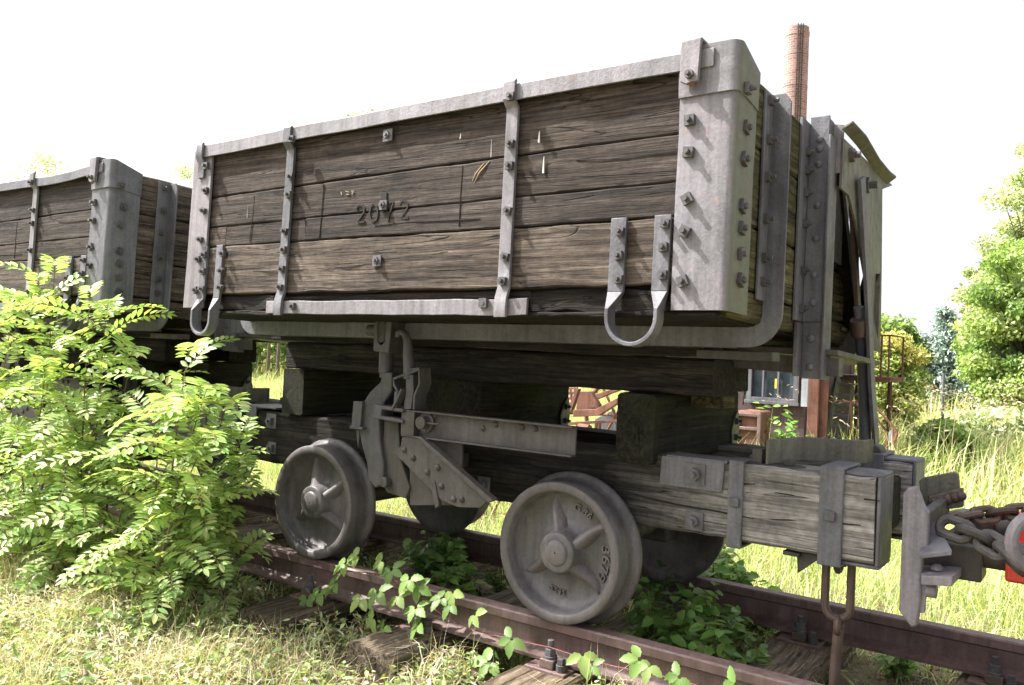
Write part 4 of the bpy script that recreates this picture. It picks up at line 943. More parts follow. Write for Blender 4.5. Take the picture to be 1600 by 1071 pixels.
on_sl2 = lambda x, y: ((np.abs(((x-0.02+0.325) % 0.65)-0.325-0.02) < 0.18) & (y > -0.52) & (y < 1.4)) | ((np.abs(y+0.033) < 0.09))
# foreground: short dry tangle, in front of the track
p = patchy(60000, -4.6, 1.3, -1.9, -0.10, 2.2, -1.2, on_sl2); n = len(p)
near = np.clip((-0.10-p[:, 1])/0.45, 0.4, 1.15)
gd = grass('foreground_grass', p, RG.uniform(0.02, 0.10, n)*near*(1+0.35*(p[:, 0] < -0.9)), RG.uniform(0.002, 0.0045, n), RG.uniform(0.2, 1.6, n), DRY, [.17, .16, .33, .24, .10])
p = patchy(13000, -4.2, 1.2, -1.8, -0.12, 2.4, 0.0, on_sl2); n = len(p)
v, t, q = blades(np.c_[p, GZ(p[:, 0], p[:, 1])+RG.uniform(0.02, 0.10, n)], RG.uniform(0.04, 0.10, n), RG.uniform(0.002, 0.0042, n), RG.uniform(1.2, 1.9, n), RG.uniform(0, 2*PI, n))
tag(np_mesh('dry_stalks', v, t, q, rep(colours(n, [(0.68, 0.62, 0.46), (0.58, 0.50, 0.34), (0.42, 0.33, 0.22)], 0.15), 5), M['grass']), kind='stuff')
p = patchy(6500, -4.2, 0.9, -1.6, -0.16, 3.0, 0.2, on_sl2); n = len(p)
tag(grass('tall_grass_stalks', p, RG.uniform(0.12, 0.30, n), RG.uniform(0.0015, 0.003, n), RG.uniform(0.1, 0.9, n), DRY, [.42, .2, .2, .18, 0]), kind='stuff')
# litter and tiny weeds
def weeds(name, p, size, pal, hmax, mat='leaf', up=0.5, wts=None):
    n = len(p); C = np.c_[p, GZ(p[:, 0], p[:, 1])+RG.uniform(0.0, 1.0, n)**1.5*hmax]
    D = RG.standard_normal((n, 3)); D[:, 2] = D[:, 2]*0.4+0.1; Nn = RG.standard_normal((n, 3))*0.6+np.array([0, 0, 1.])
    v, q = leaves(C, D, Nn, size*RG.uniform(0.5, 1.4, n), size*RG.uniform(0.2, 0.6, n)); o = np_mesh(name, v, None, q, rep(colours(n, pal, 0.2, wts), 6), M[mat]); return tag(o, kind='stuff')
WPAL = [(0.20, 0.28, 0.07), (0.15, 0.24, 0.08), (0.34, 0.34, 0.18), (0.20, 0.13, 0.07), (0.42, 0.38, 0.25)]
weeds('ground_weeds', patchy(26000, -4.6, 1.2, -1.9, -0.12, 2.6, -0.4, on_sl), 0.026, WPAL, 0.09, wts=[.25, .25, .18, .17, .15])
weeds('ground_weeds', patchy(42000, -4.6, 1.2, -1.9, -0.09, 4.5, 0.0, on_sl2), 0.030, [(0.64, 0.62, 0.48), (0.42, 0.50, 0.22), (0.30, 0.40, 0.17), (0.46, 0.38, 0.27), (0.15, 0.11, 0.075)], 0.13, wts=[.14, .32, .30, .10, .14])
p = patchy(5000, -4.4, 1.0, -1.7, -0.15, 3.2, 0.6, on_sl2)
weeds('ground_weeds', p, 0.055, [(0.22, 0.32, 0.12), (0.30, 0.38, 0.17), (0.16, 0.25, 0.10)], 0.12)
weeds('leaf_litter', patchy(16000, -4.5, 2.6, -0.6, 1.5, 2.0, -0.8, on_sl), 0.022, [(0.13, 0.09, 0.05), (0.2, 0.15, 0.09), (0.09, 0.06, 0.04), (0.09, 0.14, 0.04)], 0.03)
p = patchy(9000, -4.5, 2.8, 0.08, 0.85, 1.3, 0.1, on_sl); n = len(p)
grass('grass_between_rails', p, RG.uniform(0.05, 0.20, n), RG.uniform(0.002, 0.005, n), RG.uniform(0.2, 1.4, n), GRN, [.25, .2, .3, .1, .15])
weeds('weeds_between_rails', patchy(7000, -4.5, 2.8, 0.08, 0.85, 1.5, 0.5, on_sl), 0.03, [(0.10, 0.18, 0.04), (0.15, 0.24, 0.05), (0.07, 0.13, 0.03)], 0.14)
# field behind
p = patchy(60000, -9, 7.5, 1.05, 5.0, 0.8, -1.5); n = len(p)
hh = np.clip((p[:, 1]-1.0)/1.6, 0.35, 1.0)
grass('field_grass', p, RG.uniform(0.12, 0.42, n)*hh, RG.uniform(0.003, 0.007, n), RG.uniform(0.2, 1.3, n), GRN, [.3, .27, .16, .20, .07])
p = patchy(90000, -16, 16, 5.0, 17, 0.35, -1.3); n = len(p); cl_ = 0.6+0.4*np.sin(p[:, 0]*1.1+np.sin(p[:, 1]*0.9)*2)
grass('field_grass', p, RG.uniform(0.3, 0.85, n)*(0.7+0.45*cl_), RG.uniform(0.008, 0.018, n), RG.uniform(0.15, 1.0, n), GRN+[(0.50, 0.42, 0.27)], [.25, .25, .15, .13, .05, .17])
p = patchy(26000, -40, 30, 16, 34, 0.2, -1.5); n = len(p)
grass('field_grass', p, RG.uniform(0.5, 1.3, n), RG.uniform(0.02, 0.05, n), RG.uniform(0.1, 0.8, n), GRN+[(0.50, 0.42, 0.27)], [.2, .25, .15, .15, .05, .2])
# feathery seed heads standing over the far grass
def seed_heads(n, x0, x1, y0, y1, z0, z1):
    p = patchy(n, x0, x1, y0, y1, 0.5, 0.2); zb = GZ(p[:, 0], p[:, 1]); h = RG.uniform(z0, z1, n)
    C = np.c_[p, zb+h]; az = RG.uniform(-0.6, 0.6, n); d = np.stack([np.cos(az), np.sin(az), np.full(n, -0.3)], 1)
    V = []; Q = []; tot = 0
    for k in range(5):
        c = C+d*0.05*k+RG.standard_normal((n, 3))*0.008
        v, q = leaves(c, d+RG.standard_normal((n, 3))*0.5, RG.standard_normal((n, 3)), np.full(n, 0.06), np.full(n, 0.014)); V.append(v); Q.append(q+tot); tot += len(v)
    v1, t1, q1 = blades(np.c_[p, zb], h*1.02, np.full(n, 0.006), np.full(n, 0.05), az)
    V.append(v1); q1 = q1+tot; t1 = t1+tot; tot += len(v1)
    tag(np_mesh('seed_heads', np.concatenate(V), t1, np.concatenate(Q+[q1]), colours(tot, [(0.55, 0.44, 0.30), (0.62, 0.54, 0.38)], 0.1), M['grass']), kind='stuff')
seed_heads(380, -2, 8, 6, 15, 0.75, 1.25)
# ---------------------------------------------------------------- trees
def tree(name, label, base, H, rx, rz, zc, nl, ls, pal, seed, trunk=0.14, clump=0.55, ncl=60, group='trees behind the field', holes=0.0):
    rs = np.random.default_rng(seed); base = np.array(base, float)
    r = empty(name, tuple(base), label, 'tree', group)
    cz = base+np.array([0, 0, zc])
    tb = MB(); top = base+np.array([rs.uniform(-.2, .2)*rx, rs.uniform(-.2, .2)*rx, H*0.86])
    path = [base+(top-base)*t+np.array([0.10*rx*math.sin(t*5+seed), 0.10*rx*math.cos(t*4+seed), 0])*t for t in np.linspace(0, 1, 8)]
    tb.tube(path, [trunk*(1-0.88*t) for t in np.linspace(0, 1, 8)], 9)
    cen = []
    for k in range(ncl):
        a = rs.uniform(0, 2*PI); u_ = rs.uniform(-1, 1); rr = rs.uniform(0.45, 1.0)**0.6*(1+0.22*math.sin(3*a+seed))
        s_ = math.sqrt(max(0, 1-u_*u_)); c = cz+np.array([rx*rr*s_*math.cos(a), rx*rr*s_*math.sin(a), rz*rr*u_]); cen.append(c)
        if k % 2 == 0:
            t = min(0.95, max(0.15, (c[2]-base[2])/H*0.7)); i = int(t*7); p0 = path[i]; mid = (p0+c)/2+np.array([0, 0, -0.06*rx])
            tb.tube([p0, mid, c], [trunk*0.35*(1-t*0.6), trunk*0.16, trunk*0.05], 6)
    tb.build('trunk', M['bark'], r)
    cen = np.array(cen); k = rs.integers(0, ncl, nl); sc_ = rs.uniform(0.55, 1.3, ncl)*clump*rx
    off = rs.standard_normal((nl, 3)); off = norm(off)*(rs.uniform(0, 1, (nl, 1))**0.5); off[:, 2] *= 0.62
    C = cen[k]+off*sc_[k][:, None]
    D = rs.standard_normal((nl, 3)); D[:, 2] -= 0.5; Nn = rs.standard_normal((nl, 3))*0.8+np.array([0, 0, 0.9])
    v, q = leaves(C, D, Nn, ls*rs.uniform(0.6, 1.4, nl), ls*rs.uniform(0.45, 0.9, nl))
    pc = np.array(pal)[rs.integers(0, len(pal), ncl)]; cc = np.clip(pc[k]*(1+0.22*rs.standard_normal((nl, 1))), 0.01, 0.8)
    np_mesh('crown', v, None, q, rep(cc, 6), M['leaf'], r); return r
def spruce(label, base, H, R, seed, pal):
    rs = np.random.default_rng(seed); base = np.array(base, float); r = empty('spruce_tree', tuple(base), label, 'tree', 'trees behind the field')
    MB().tube([base, base+np.array([0, 0, H])], [0.16, 0.02], 8).build('trunk', M['bark'], r)
    C = []; D = []
    for i in range(int(H/0.16)):
        z = 0.5+i*0.16; t = z/H
        if t > 0.98: break
        rad = R*(1-t)**0.85*(1+0.15*math.sin(i*1.7))
        for j in range(13):
            a = rs.uniform(0, 2*PI); m_ = int(60*rad/R)+10; s = rs.uniform(0.12, 1, m_); q = np.stack([np.cos(a)*rad*s, np.sin(a)*rad*s, z-0.22*rad*s+0.12*rad*s**2], 1)
            C.append(base+q+rs.standard_normal((m_, 3))*0.06*np.array([1, 1, 0.5])); D.append(np.tile([math.cos(a), math.sin(a), -0.1], (m_, 1))+rs.standard_normal((m_, 3))*0.7)
    C = np.concatenate(C); D = np.concatenate(D); n = len(C)
    v, q = leaves(C, D, rs.standard_normal((n, 3))*0.5+np.array([0, 0, 1.]), np.full(n, 0.16), np.full(n, 0.045)); np_mesh('crown', v, None, q, rep(colours(n, pal, 0.2), 6), M['needle'], r); return r
def tbase(px, y): a = P(px, 640, 'y', y); return (a[0], y, gz(a[0], y))
def ttop(px, py, y): return P(px, py, 'y', y)[2]
MAP = [(0.36, 0.46, 0.18), (0.28, 0.39, 0.13), (0.44, 0.52, 0.23), (0.20, 0.30, 0.10)]
YEL = [(0.44, 0.49, 0.17), (0.38, 0.45, 0.16), (0.30, 0.38, 0.13), (0.52, 0.49, 0.19)]
DRK = [(0.20, 0.30, 0.10), (0.26, 0.36, 0.13), (0.15, 0.23, 0.08)]
PAL_ = [(0.46, 0.53, 0.33), (0.40, 0.48, 0.27), (0.54, 0.58, 0.40)]
def tree_px(name, label, px, pytop, y, hwpx, zlow, nl, ls, pal, seed, **k):
    b = tbase(px, y); zt = ttop(px, pytop, y); dist = abs(y-CP[1]); rx = hwpx/FOC*math.hypot(b[0]-CP[0], dist)
    H = zt-b[2]; lo = zlow*H; rz = (H-lo)/2
    return tree(name, label, b, H, rx, rz*0.97, lo+rz, nl, ls, pal, seed, **k)
tree_px('maple_tree', 'broad bright green maple with a full crown at the right edge', 1612, 385, 17, 84, 0.04, 90000, 0.085, MAP, 1, ncl=150, clump=0.33)
tree_px('acacia_tree', 'tall airy tree rising above the maple at the right edge', 1640, 225, 24, 75, 0.25, 45000, 0.09, PAL_, 2, ncl=110, clump=0.3)
tree_px('lime_tree', 'loose light tree showing its crown above the spruce', 1545, 395, 25, 42, 0.35, 12000, 0.10, PAL_, 22, ncl=50, clump=0.34)
tree_px('yellow_shrub', 'yellow-green tall shrub behind the rusty platform railing', 1386, 520, 13, 40, 0.02, 34000, 0.065, YEL, 3, ncl=70, trunk=0.06)
tree_px('hazel_shrub', 'dark green tree behind the platform, its crown above the railing', 1385, 492, 21, 42, 0.2, 9000, 0.13, DRK, 4, ncl=36)
tree_px('pale_tree', 'pale distant tree between the railing and the spruce', 1418, 545, 30, 40, 0.05, 9000, 0.17, PAL_, 5, ncl=40)
tree_px('pale_tree', 'pale yellowish tree left of the spruce, behind the tall grass', 1445, 560, 26, 32, 0.02, 9000, 0.15, PAL_, 6, ncl=40)
b = tbase(1472, 21); spruce('pale blue-green spruce standing left of the maple', b, ttop(1472, 478, 21)-b[2], 1.15, 7, [(0.36, 0.46, 0.42), (0.46, 0.55, 0.50), (0.26, 0.34, 0.29)])
tree_px('field_shrub', 'dark green shrub in the middle of the tall grass', 1478, 655, 9.0, 38, 0.0, 7000, 0.07, DRK, 8, ncl=30, trunk=0.03, group='shrubs in the grass')
tree_px('field_shrub', 'pale shrub among the grasses below the maple', 1560, 640, 12, 55, 0.0, 9000, 0.08, PAL_, 9, ncl=36, trunk=0.03, group='shrubs in the grass')
tree_px('lime_tree', 'yellow-green treetop at the left edge above the second wagon', 25, 288, 24, 75, 0.1, 16000, 0.15, MAP, 10, ncl=60)
tree_px('lime_tree', 'taller light green treetop above the second wagon', 112, 252, 26, 70, 0.1, 16000, 0.15, MAP, 12, ncl=60)
tree_px('lime_tree', 'treetop showing in the gap between the two wagon bodies', 300, 262, 27, 40, 0.1, 12000, 0.15, PAL_, 13, ncl=50)
tree_px('lime_tree', 'treetop just showing above the top rim of wagon 2072', 600, 168, 24, 75, 0.1, 14000, 0.14, MAP, 14, ncl=50)
# wood seen under and between the wagons
spots = [(215, 330, 20, 90), (395, 400, 17, 70), (470, 330, 21, 80), (700, 330, 26, 90), (850, 350, 24, 80), (960, 300, 27, 90), (1080, 330, 28, 80), (1200, 400, 30, 60), (1290, 540, 28, 40)]
WL = ['tree of the wood behind the gap between the two wagons', 'tree of the wood seen under the left end of wagon 2072', 'tree of the wood hidden behind the numbered boards', 'tree of the wood behind the middle strap of wagon 2072', 'tree of the wood behind the right half of the boards', 'tree of the wood seen above the rusty machine', 'tree of the wood behind the right corner plate', 'tree of the wood behind the hut roof', 'tree of the wood behind the tipping door']
for i, (px, pt, y, hw) in enumerate(spots):
    tree_px('woodland_tree', WL[i], px, pt, y, hw, 0.02, 9000, 0.17, (MAP, DRK, PAL_)[i % 3], 40+i, ncl=44, group='trees of the wood behind')
rsw = np.random.default_rng(77); CC = []; KK = []
for i in range(26):
    x = -46+i*3.6; y = 36+5*math.sin(i*2.3)
    for k in range(34):
        a = rsw.uniform(0, 2*PI); e = rsw.uniform(-1, 1); q = math.sqrt(1-e*e)*rsw.uniform(.5, 1); c = np.array([x+2.8*q*math.cos(a), y+2.8*q*math.sin(a), (4.4+3.6*e+0.8*math.sin(i*1.7))*(0.14 if -11 < x < 0 else 0.8)]); CC.append(c+norm(rsw.standard_normal((150, 3)))*rsw.uniform(0, 1, (150, 1))**.5*1.1); KK.append(np.tile(np.array((MAP+DRK+PAL_)[(i*5+k//9) % 10]), (150, 1)))
CC = np.concatenate(CC); KK = np.concatenate(KK); nn_ = len(CC)
v, q = leaves(CC, rsw.standard_normal((nn_, 3)), rsw.standard_normal((nn_, 3))*0.7+np.array([0, 0, 1.]), rsw.uniform(0.2, 0.4, nn_), rsw.uniform(0.12, 0.24, nn_))
tag(np_mesh('distant_wood', v, None, q, rep(np.clip(KK*(1+0.2*rsw.standard_normal((nn_, 1))), .01, .8), 6), M['leaf']), kind='stuff')
n = 60000; x = RG.uniform(-60, 50, n); y = 29+RG.uniform(-2, 9, n)+2*np.sin(x*0.5); z = RG.uniform(0, 1, n)**1.3*(1.35+0.5*np.sin(x*1.3)+0.3*np.sin(x*3.1))
v, q = leaves(np.c_[x, y, z-0.4], RG.standard_normal((n, 3)), RG.standard_normal((n, 3))*0.7+np.array([0, 0, 1.]), RG.uniform(0.15, 0.35, n), RG.uniform(0.1, 0.22, n))
tag(np_mesh('wood_undergrowth', v, None, q, rep(colours(n, MAP+DRK+PAL_, 0.2), 6), M['leaf']), kind='stuff')
for i, (px, y) in enumerate(((417, 14), (432, 13), (404, 19), (365, 16))):
    b = P(px, 600, 'y', y); MBt = MB().tube([(b[0], y, gz(b[0], y)), (b[0]+0.05, y, 2.0), (b[0]+0.1, y, 5.0)], [0.055, 0.045, 0.03], 8).build('sapling_trunk', M['bark'])
    tag(MBt, ['slim dark trunk seen in the gap under the left end of wagon 2072', 'right-hand slim trunk in the gap beside the cross timber', 'thin far trunk between the slim ones in the gap', 'leftmost thin trunk in the gap, next to the second wagon'][i], 'tree trunk', 'slim trunks in the gap')
# ---------------------------------------------------------------- leafy plants with single leaves one can see
def broad_plant(name, label, base, H, n, size, pal, seed, spread=0.6, group=None, cat='plant'):
    rs = np.random.default_rng(seed); base = np.array(base, float); r = empty(name, tuple(base), label, cat, group)
    st = MB(); C = []; D = []; k = max(3, n//14)
    for i in range(k):
        a = rs.uniform(0, 2*PI); q = base+np.array([math.cos(a), math.sin(a), 0])*H*spread*rs.uniform(0.3, 1)+np.array([0, 0, H*rs.uniform(0.5, 1)])
        m_ = base+(q-base)*0.5+np.array([0, 0, 0.1*H]); st.tube([base, m_, q], [0.004, 0.003, 0.0012], 5)
        for t in np.linspace(0.25, 1, max(2, n//k)):
            c = (1-t)**2*base+2*t*(1-t)*m_+t*t*q; C.append(c+rs.standard_normal(3)*0.01); b = rs.uniform(0, 2*PI); D.append([math.cos(b), math.sin(b), rs.uniform(-0.4, 0.2)])
    st.build('stem', M['stem'], r); C = np.array(C); D = np.array(D); m = len(C)
    v, q = leaves(C, D, rs.standard_normal((m, 3))*0.35+np.array([0, -0.3, 1.]), size*rs.uniform(0.6, 1.3, m), size*rs.uniform(0.45, 0.75, m)); np_mesh('leaves', v, None, q, rep(colours(m, pal, 0.15), 6), M['leaf'], r); return r
GL = [(0.15, 0.27, 0.07), (0.21, 0.35, 0.09), (0.27, 0.41, 0.12)]
def atg(px, py, z=-0.28): a = P(px, py, 'z', z); return (a[0], a[1], gz(a[0], a[1]))
for i, (px, py, H, n, s, lb) in enumerate(((690, 925, 0.24, 220, 0.06, 'dark leafy plant beside the far rail under the far left wheel'), (650, 900, 0.15, 60, 0.05, 'small leafy plant beside the sleeper bolts between the rails'),
        (1040, 975, 0.30, 330, 0.065, 'leafy plant beyond the far rail right of the near wheel'), (1120, 975, 0.28, 300, 0.065, 'leafy plant beyond the far rail below the frame beam'), (1085, 935, 0.36, 260, 0.07, 'leafy plant beyond the far rail behind the far right wheel'),
        (780, 930, 0.12, 60, 0.03, 'low weed at the left of the near wheel'), (1180, 985, 0.16, 90, 0.06, 'plant with pale leaves against the far rail'), (585, 925, 0.12, 40, 0.045, 'little plant in the shade right of the left wheel'), (1400, 1050, 0.12, 70, 0.04, 'low weed between the rails below the buffer'),
        (450, 900, 0.14, 60, 0.035, 'low weed between the rails behind the left wheel'))):
    b = atg(px, py); broad_plant('leafy_plant', lb, b, H*1.25, int(n*2.2), s*1.1, GL, 200+i, group='plants growing between the rails')
for i, (x, y, H, n, lb) in enumerate(((0.20, 0.42, 0.34, 420, 'dense dark leafy plant right behind the near right wheel'), (0.40, 0.40, 0.30, 380, 'leafy plant between the rails under the middle of the frame beam'), (0.33, 0.66, 0.34, 300, 'leafy plant against the far rail beside the far right wheel'), (0.58, 0.52, 0.18, 120, 'low leafy plant left of the mossy sleeper'), (-0.86, 0.40, 0.26, 260, 'dark leafy plant between the rails midway between the two near wheels'))):
    broad_plant('leafy_plant', lb, (x, y, gz(x, y)), H, n, 0.062, GL, 230+i, 0.5, group='plants growing between the rails')
yp = P(395, 600, 'y', 5.0); broad_plant('sunlit_sapling', 'sunlit yellow-green plant seen through the gap left of the cross timber', (yp[0], 5.0, gz(yp[0], 5.0)), 1.15, 110, 0.14, [(0.42, 0.46, 0.12), (0.34, 0.42, 0.10)], 250, 0.3)
yp = P(1215, 690, 'y', 6.4); 
for i, (px, py, H) in enumerate(((1205, 720, 0.75), (1240, 700, 0.65), (1210, 670, 1.0))):
    yp = P(px, py, 'y', 6.9); broad_plant('climbing_plant', ['leafy weed in front of the plum-coloured wall, left', 'leafy weed at the foot of the orange post', 'tallest weed under the hut window'][i], (yp[0], 6.9, gz(yp[0], 6.9)), H, 90, 0.11, GL, 260+i, 0.35, 'weeds against the hut')
# ---------------------------------------------------------------- big pinnate bush in the left foreground
BUSH = empty('pinnate_bush', tuple(np.r_[P(200, 900, 'y', -0.5)[:2], -0.36]), 'big yellow-green bush with feathery paired leaflets, covering the left of the track', 'bush')
FP = [(0.34, 0.47, 0.16), (0.40, 0.53, 0.19), (0.28, 0.41, 0.14), (0.45, 0.54, 0.21)]
def frond(p0, d, L, rs, V, Q, K, seg, lw):
    npair = int(7+L*17); up = np.array([0, 0, 1.]); p = np.array(p0); d = d/np.linalg.norm(d); pts = [p.copy()]; dirs = [d.copy()]
    for i in range(npair):
        p = p+d*L/npair; d = d+np.array([0, 0, -1.0/npair*rs.uniform(0.5, 1.7)]); d /= np.linalg.norm(d); pts.append(p.copy()); dirs.append(d.copy())
    seg.append((pts, L)); roll = rs.uniform(-0.5, 0.5)
    for i in range(1, npair+1):
        t = i/npair; dd = dirs[i]; s = np.cross(dd, up); s /= np.linalg.norm(s)+1e-9; u = np.cross(s, dd); s = s*math.cos(roll)+u*math.sin(roll); u = np.cross(s, dd)
        ll = lw*(0.60+0.5*math.sin(PI*(0.12+0.80*t))); fwd = 0.28+0.35*t
        for sg in (-1, 1):
            V.append(pts[i]+s*sg*0.003); Q.append((s*sg+dd*fwd+u*rs.uniform(0.0, 0.35)+rs.standard_normal(3)*0.08, u+rs.standard_normal(3)*0.12, ll, ll*0.38)); K.append(0)
    V.append(pts[-1]); Q.append((dirs[-1], u, ll, ll*0.46)); K.append(0)
tips = [(85, 432, -.55, 1), (22, 480, -.6, .9), (165, 500, -.5, 1), (205, 560, -.45, 1), (292, 562, -.6, .9), (352, 640, -.45, .75), (70, 590, -.8, 1), (150, 650, -.75, 1), (320, 690, -.62, .9), (250, 640, -.7, 1), (372, 730, -.40, .7),
        (110, 720, -.95, 1), (30, 690, -1.0, 1), (300, 770, -.6, .9), (200, 760, -.8, .9), (350, 800, -.35, .6), (60, 800, -1.05, .8), (318, 625, -.5, .85), (-40, 560, -.7, 1), (325, 850, -.40, .6), (240, 850, -.6, .7), (130, 860, -.9, .7), (-30, 740, -.95, .9), (60, 450, -.5, .9), (140, 470, -.6, .9), (275, 700, -.4, .9), (10, 620, -.55, 1), (335, 760, -.35, .7), (180, 700, -.4, .9), (372, 690, -.35, .7)]
for bi, (px, py, y, sc) in enumerate(tips):
    y = max(y, -0.60+0.08*math.sin(bi*2.0)); py = min(py, 800)
    rs = np.random.default_rng(500+bi); tip = P(px, py, 'y', y)
    bx = tip[0]-rs.uniform(0.05, 0.45); by = y+rs.uniform(-0.05, 0.15); by = min(by, -0.22); base = np.array([bx, by, gz(bx, by)-0.02])
    H = tip[2]-base[2]; mid = base+(tip-base)*0.5+np.array([-0.06, 0.02, 0.10*H])
    bz = lambda t: (1-t)**2*base+2*t*(1-t)*mid+t*t*tip
    stem = MB(); stem.tube([bz(t) for t in np.linspace(0, 1, 9)], [0.008*(1-0.8*t) for t in np.linspace(0, 1, 9)], 6)
    V = []; Q = []; K = []; seg = []; nf = max(7, int(H/0.066)); ga = rs.uniform(0, 6)
    for i in range(nf):
        t = 0.10+0.90*i/(nf-1); c = bz(t); a = ga+i*2.4
        if t > 0.98: d = np.array([0.6, -0.3, 0.5])
        else: d = np.array([math.cos(a)*0.9+0.30, math.sin(a)*0.75-0.30, 0.62])
        L = sc*rs.uniform(0.34, 0.50)*(1-0.3*abs(t-0.6))
        e_ = c+d/np.linalg.norm(d)*L*1.05-CP; ex = 800+FOC*(e_@CR)/(e_@CF)
        if ex > 415: d[0] = -abs(d[0]); L *= 0.8
        if c[1]+d[1]*L > -0.14: d[1] = -abs(d[1])*0.5
        frond(c, d, L, rs, V, Q, K, seg, 0.064*(0.85+0.3*rs.random()))
    for pts, L in seg: stem.tube(pts[::2]+[pts[-1]], 0.0016, 4, False)
    so_ = stem.build('branch', M['stem'], BUSH)
    C = np.array(V); D = np.array([q[0] for q in Q]); Nn = np.array([q[1] for q in Q]); LL = np.array([q[2] for q in Q]); WW = np.array([q[3] for q in Q])
    v, q = leaves(C, D, Nn, LL, WW, 0.10); cc = colours(len(C), FP, 0.10); np_mesh('leaflets', v, None, q, rep(cc, 6), M['leaf'], so_)
# ---------------------------------------------------------------- creeper along the near rail
VINE = empty('creeper_vine', (-0.9, -0.13, -0.14), 'green creeper with a red stem and five-fingered leaves trailing along the near rail', 'vine')
vp = [(500, 905), (545, 893), (600, 897), (640, 925), (690, 960), (740, 985), (800, 1000), (860, 1012), (930, 1035), (1000, 1050), (1060, 1062), (1130, 1085)]
MB().tube([P(a, b, 'y', -0.135) for a, b in vp], [0.0022]*len(vp), 6).build('stem', M['stem_red'], VINE)
def creeper_leaf(px, py, y, s, seed, nlf=5, ang0=None):
    rs = np.random.default_rng(seed); c = P(px, py, 'y', y); V = []; Fq = []; Cc = []; tot = 0
    nrm = np.array([-0.15, -0.75, 0.65])+rs.standard_normal(3)*0.22; nrm /= np.linalg.norm(nrm); a0 = np.cross(nrm, [0, 0, 1.]); a0 /= np.linalg.norm(a0); b0 = np.cross(a0, nrm)
    base_a = ang0 if ang0 is not None else rs.uniform(-2.6, -0.5)
    col = np.array([(0.13, 0.22, 0.055), (0.17, 0.27, 0.07), (0.22, 0.30, 0.09)][seed % 3])*rs.uniform(0.85, 1.2)
    for k in range(nlf):
        a = base_a+(k-(nlf-1)/2)*1.15; d = math.cos(a)*a0+math.sin(a)*b0; L = s*(1.0-0.10*abs(k-(nlf-1)/2))*rs.uniform(0.85, 1.1); sd = np.cross(nrm, d); K = 8
        for i in range(K+1):
            t = i/K; w_ = L*0.36*math.sin(PI*min(1, t*0.93+0.05))**0.75*(1-0.35*t)*(1.0 if i < K else 0.02); w_ *= 1+0.10*(-1)**i
            cc = c+d*(0.12*L+L*t)+nrm*(-0.22*L*t*t)
            V += [cc-sd*w_+nrm*w_*0.28, cc, cc+sd*w_+nrm*w_*0.28]
            if i < K:
                b = tot+i*3; Fq += [[b, b+1, b+4, b+3], [b+1, b+2, b+5, b+4]]
        Cc += [col*(0.92+0.2*rs.random())]*((K+1)*3); tot = len(V)
    o = np_mesh('leaf', np.array(V), None, np.array(Fq), np.array(Cc), M['leaf'], VINE)
    return o
lv = [(540, 880, -.13, .055), (560, 868, -.12, .05), (525, 910, -.16, .06), (500, 925, -.18, .05), (598, 876, -.12, .05), (612, 890, -.13, .05), (640, 905, -.15, .05), (622, 930, -.17, .055), (655, 915, -.14, .05), (650, 950, -.17, .055), (708, 925, -.13, .058), (705, 945, -.15, .05), (655, 975, -.19, .06), (742, 960, -.14, .05), (690, 935, -.14, .045), (590, 925, -.2, .06), (565, 935, -.2, .05), (800, 998, -.15, .052), (765, 1035, -.2, .06), (910, 1022, -.15, .055), (925, 1040, -.16, .04), (1000, 1030, -.15, .05), (1015, 1040, -.16, .045), (1062, 1058, -.15, .05), (600, 980, -.22, .045), (585, 965, -.22, .05), (1150, 1070, -.16, .05), (480, 935, -.2, .045)]
for i, (a, b, y, s) in enumerate(lv): creeper_leaf(a, b, y, s*1.3, 700+i, 3 if i % 3 == 1 else 4)
# ---------------------------------------------------------------- wild flowers
def flower(px, py, zt, kind, seed, lab):
    rs = np.random.default_rng(seed); a = P(px, py, 'z', -0.40+zt); z0 = gz(a[0], a[1]); r = empty('yellow_flower' if kind == 'y' else 'purple_flower', (a[0], a[1], z0), lab, 'flower', 'yellow wildflowers' if kind == 'y' else 'purple wildflowers')
    MB().tube([(a[0], a[1], z0-0.01), (a[0]+0.01, a[1], (z0+a[2])/2), a], 0.0016, 5).build('stalk', M['stem'], r)
    mb = MB(); rad = 0.026 if kind == 'y' else 0.014
    for k in range(26 if kind == 'y' else 12):
        t = rs.uniform(0, 2*PI); q = a+np.array([math.cos(t)*rad*rs.random(), math.sin(t)*rad*rs.random(), rs.uniform(-0.008, 0.008)]); rivet(mb, q, norm(rs.standard_normal(3)*0.4+np.array([0, -0.3, 1.])), 0.0048)
    mb.build('flower_head', M['yellow' if kind == 'y' else 'purple'], r)
YF = ['yellow flower cluster in front of the dark sleeper end under the bush', 'right one of the two big yellow clusters near the pale sleeper', 'left one of the two big yellow clusters near the pale sleeper', 'yellow cluster left of the dark sleeper end, the higher of two', 'yellow cluster left of the dark sleeper end, the lower of two', 'left half of the deep yellow pair at the bottom centre-left', 'right half of the deep yellow pair at the bottom centre-left', 'leftmost yellow flower cluster under the bush', 'yellow flower just right of the purple flowers', 'yellow flower between the bush and the deep yellow pair']
PF = ['purple flower highest at the left edge', 'left flower of the purple pair', 'right flower of the purple pair', 'purple flower lowest at the left edge', 'purple flower cut by the bottom edge of the photo', 'purple flower right of the purple pair']
for i, (x, y) in enumerate(((288, 905), (462, 1030), (452, 1038), (160, 925), (150, 965), (295, 1033), (310, 1038), (60, 965), (145, 1040), (240, 925))): flower(x, y, 0.14, 'y', i, YF[i])
for i, (x, y) in enumerate(((18, 985), (84, 1014), (104, 1009), (8, 1034), (158, 1066), (128, 1024))): flower(x, y, 0.11, 'p', 50+i, PF[i])
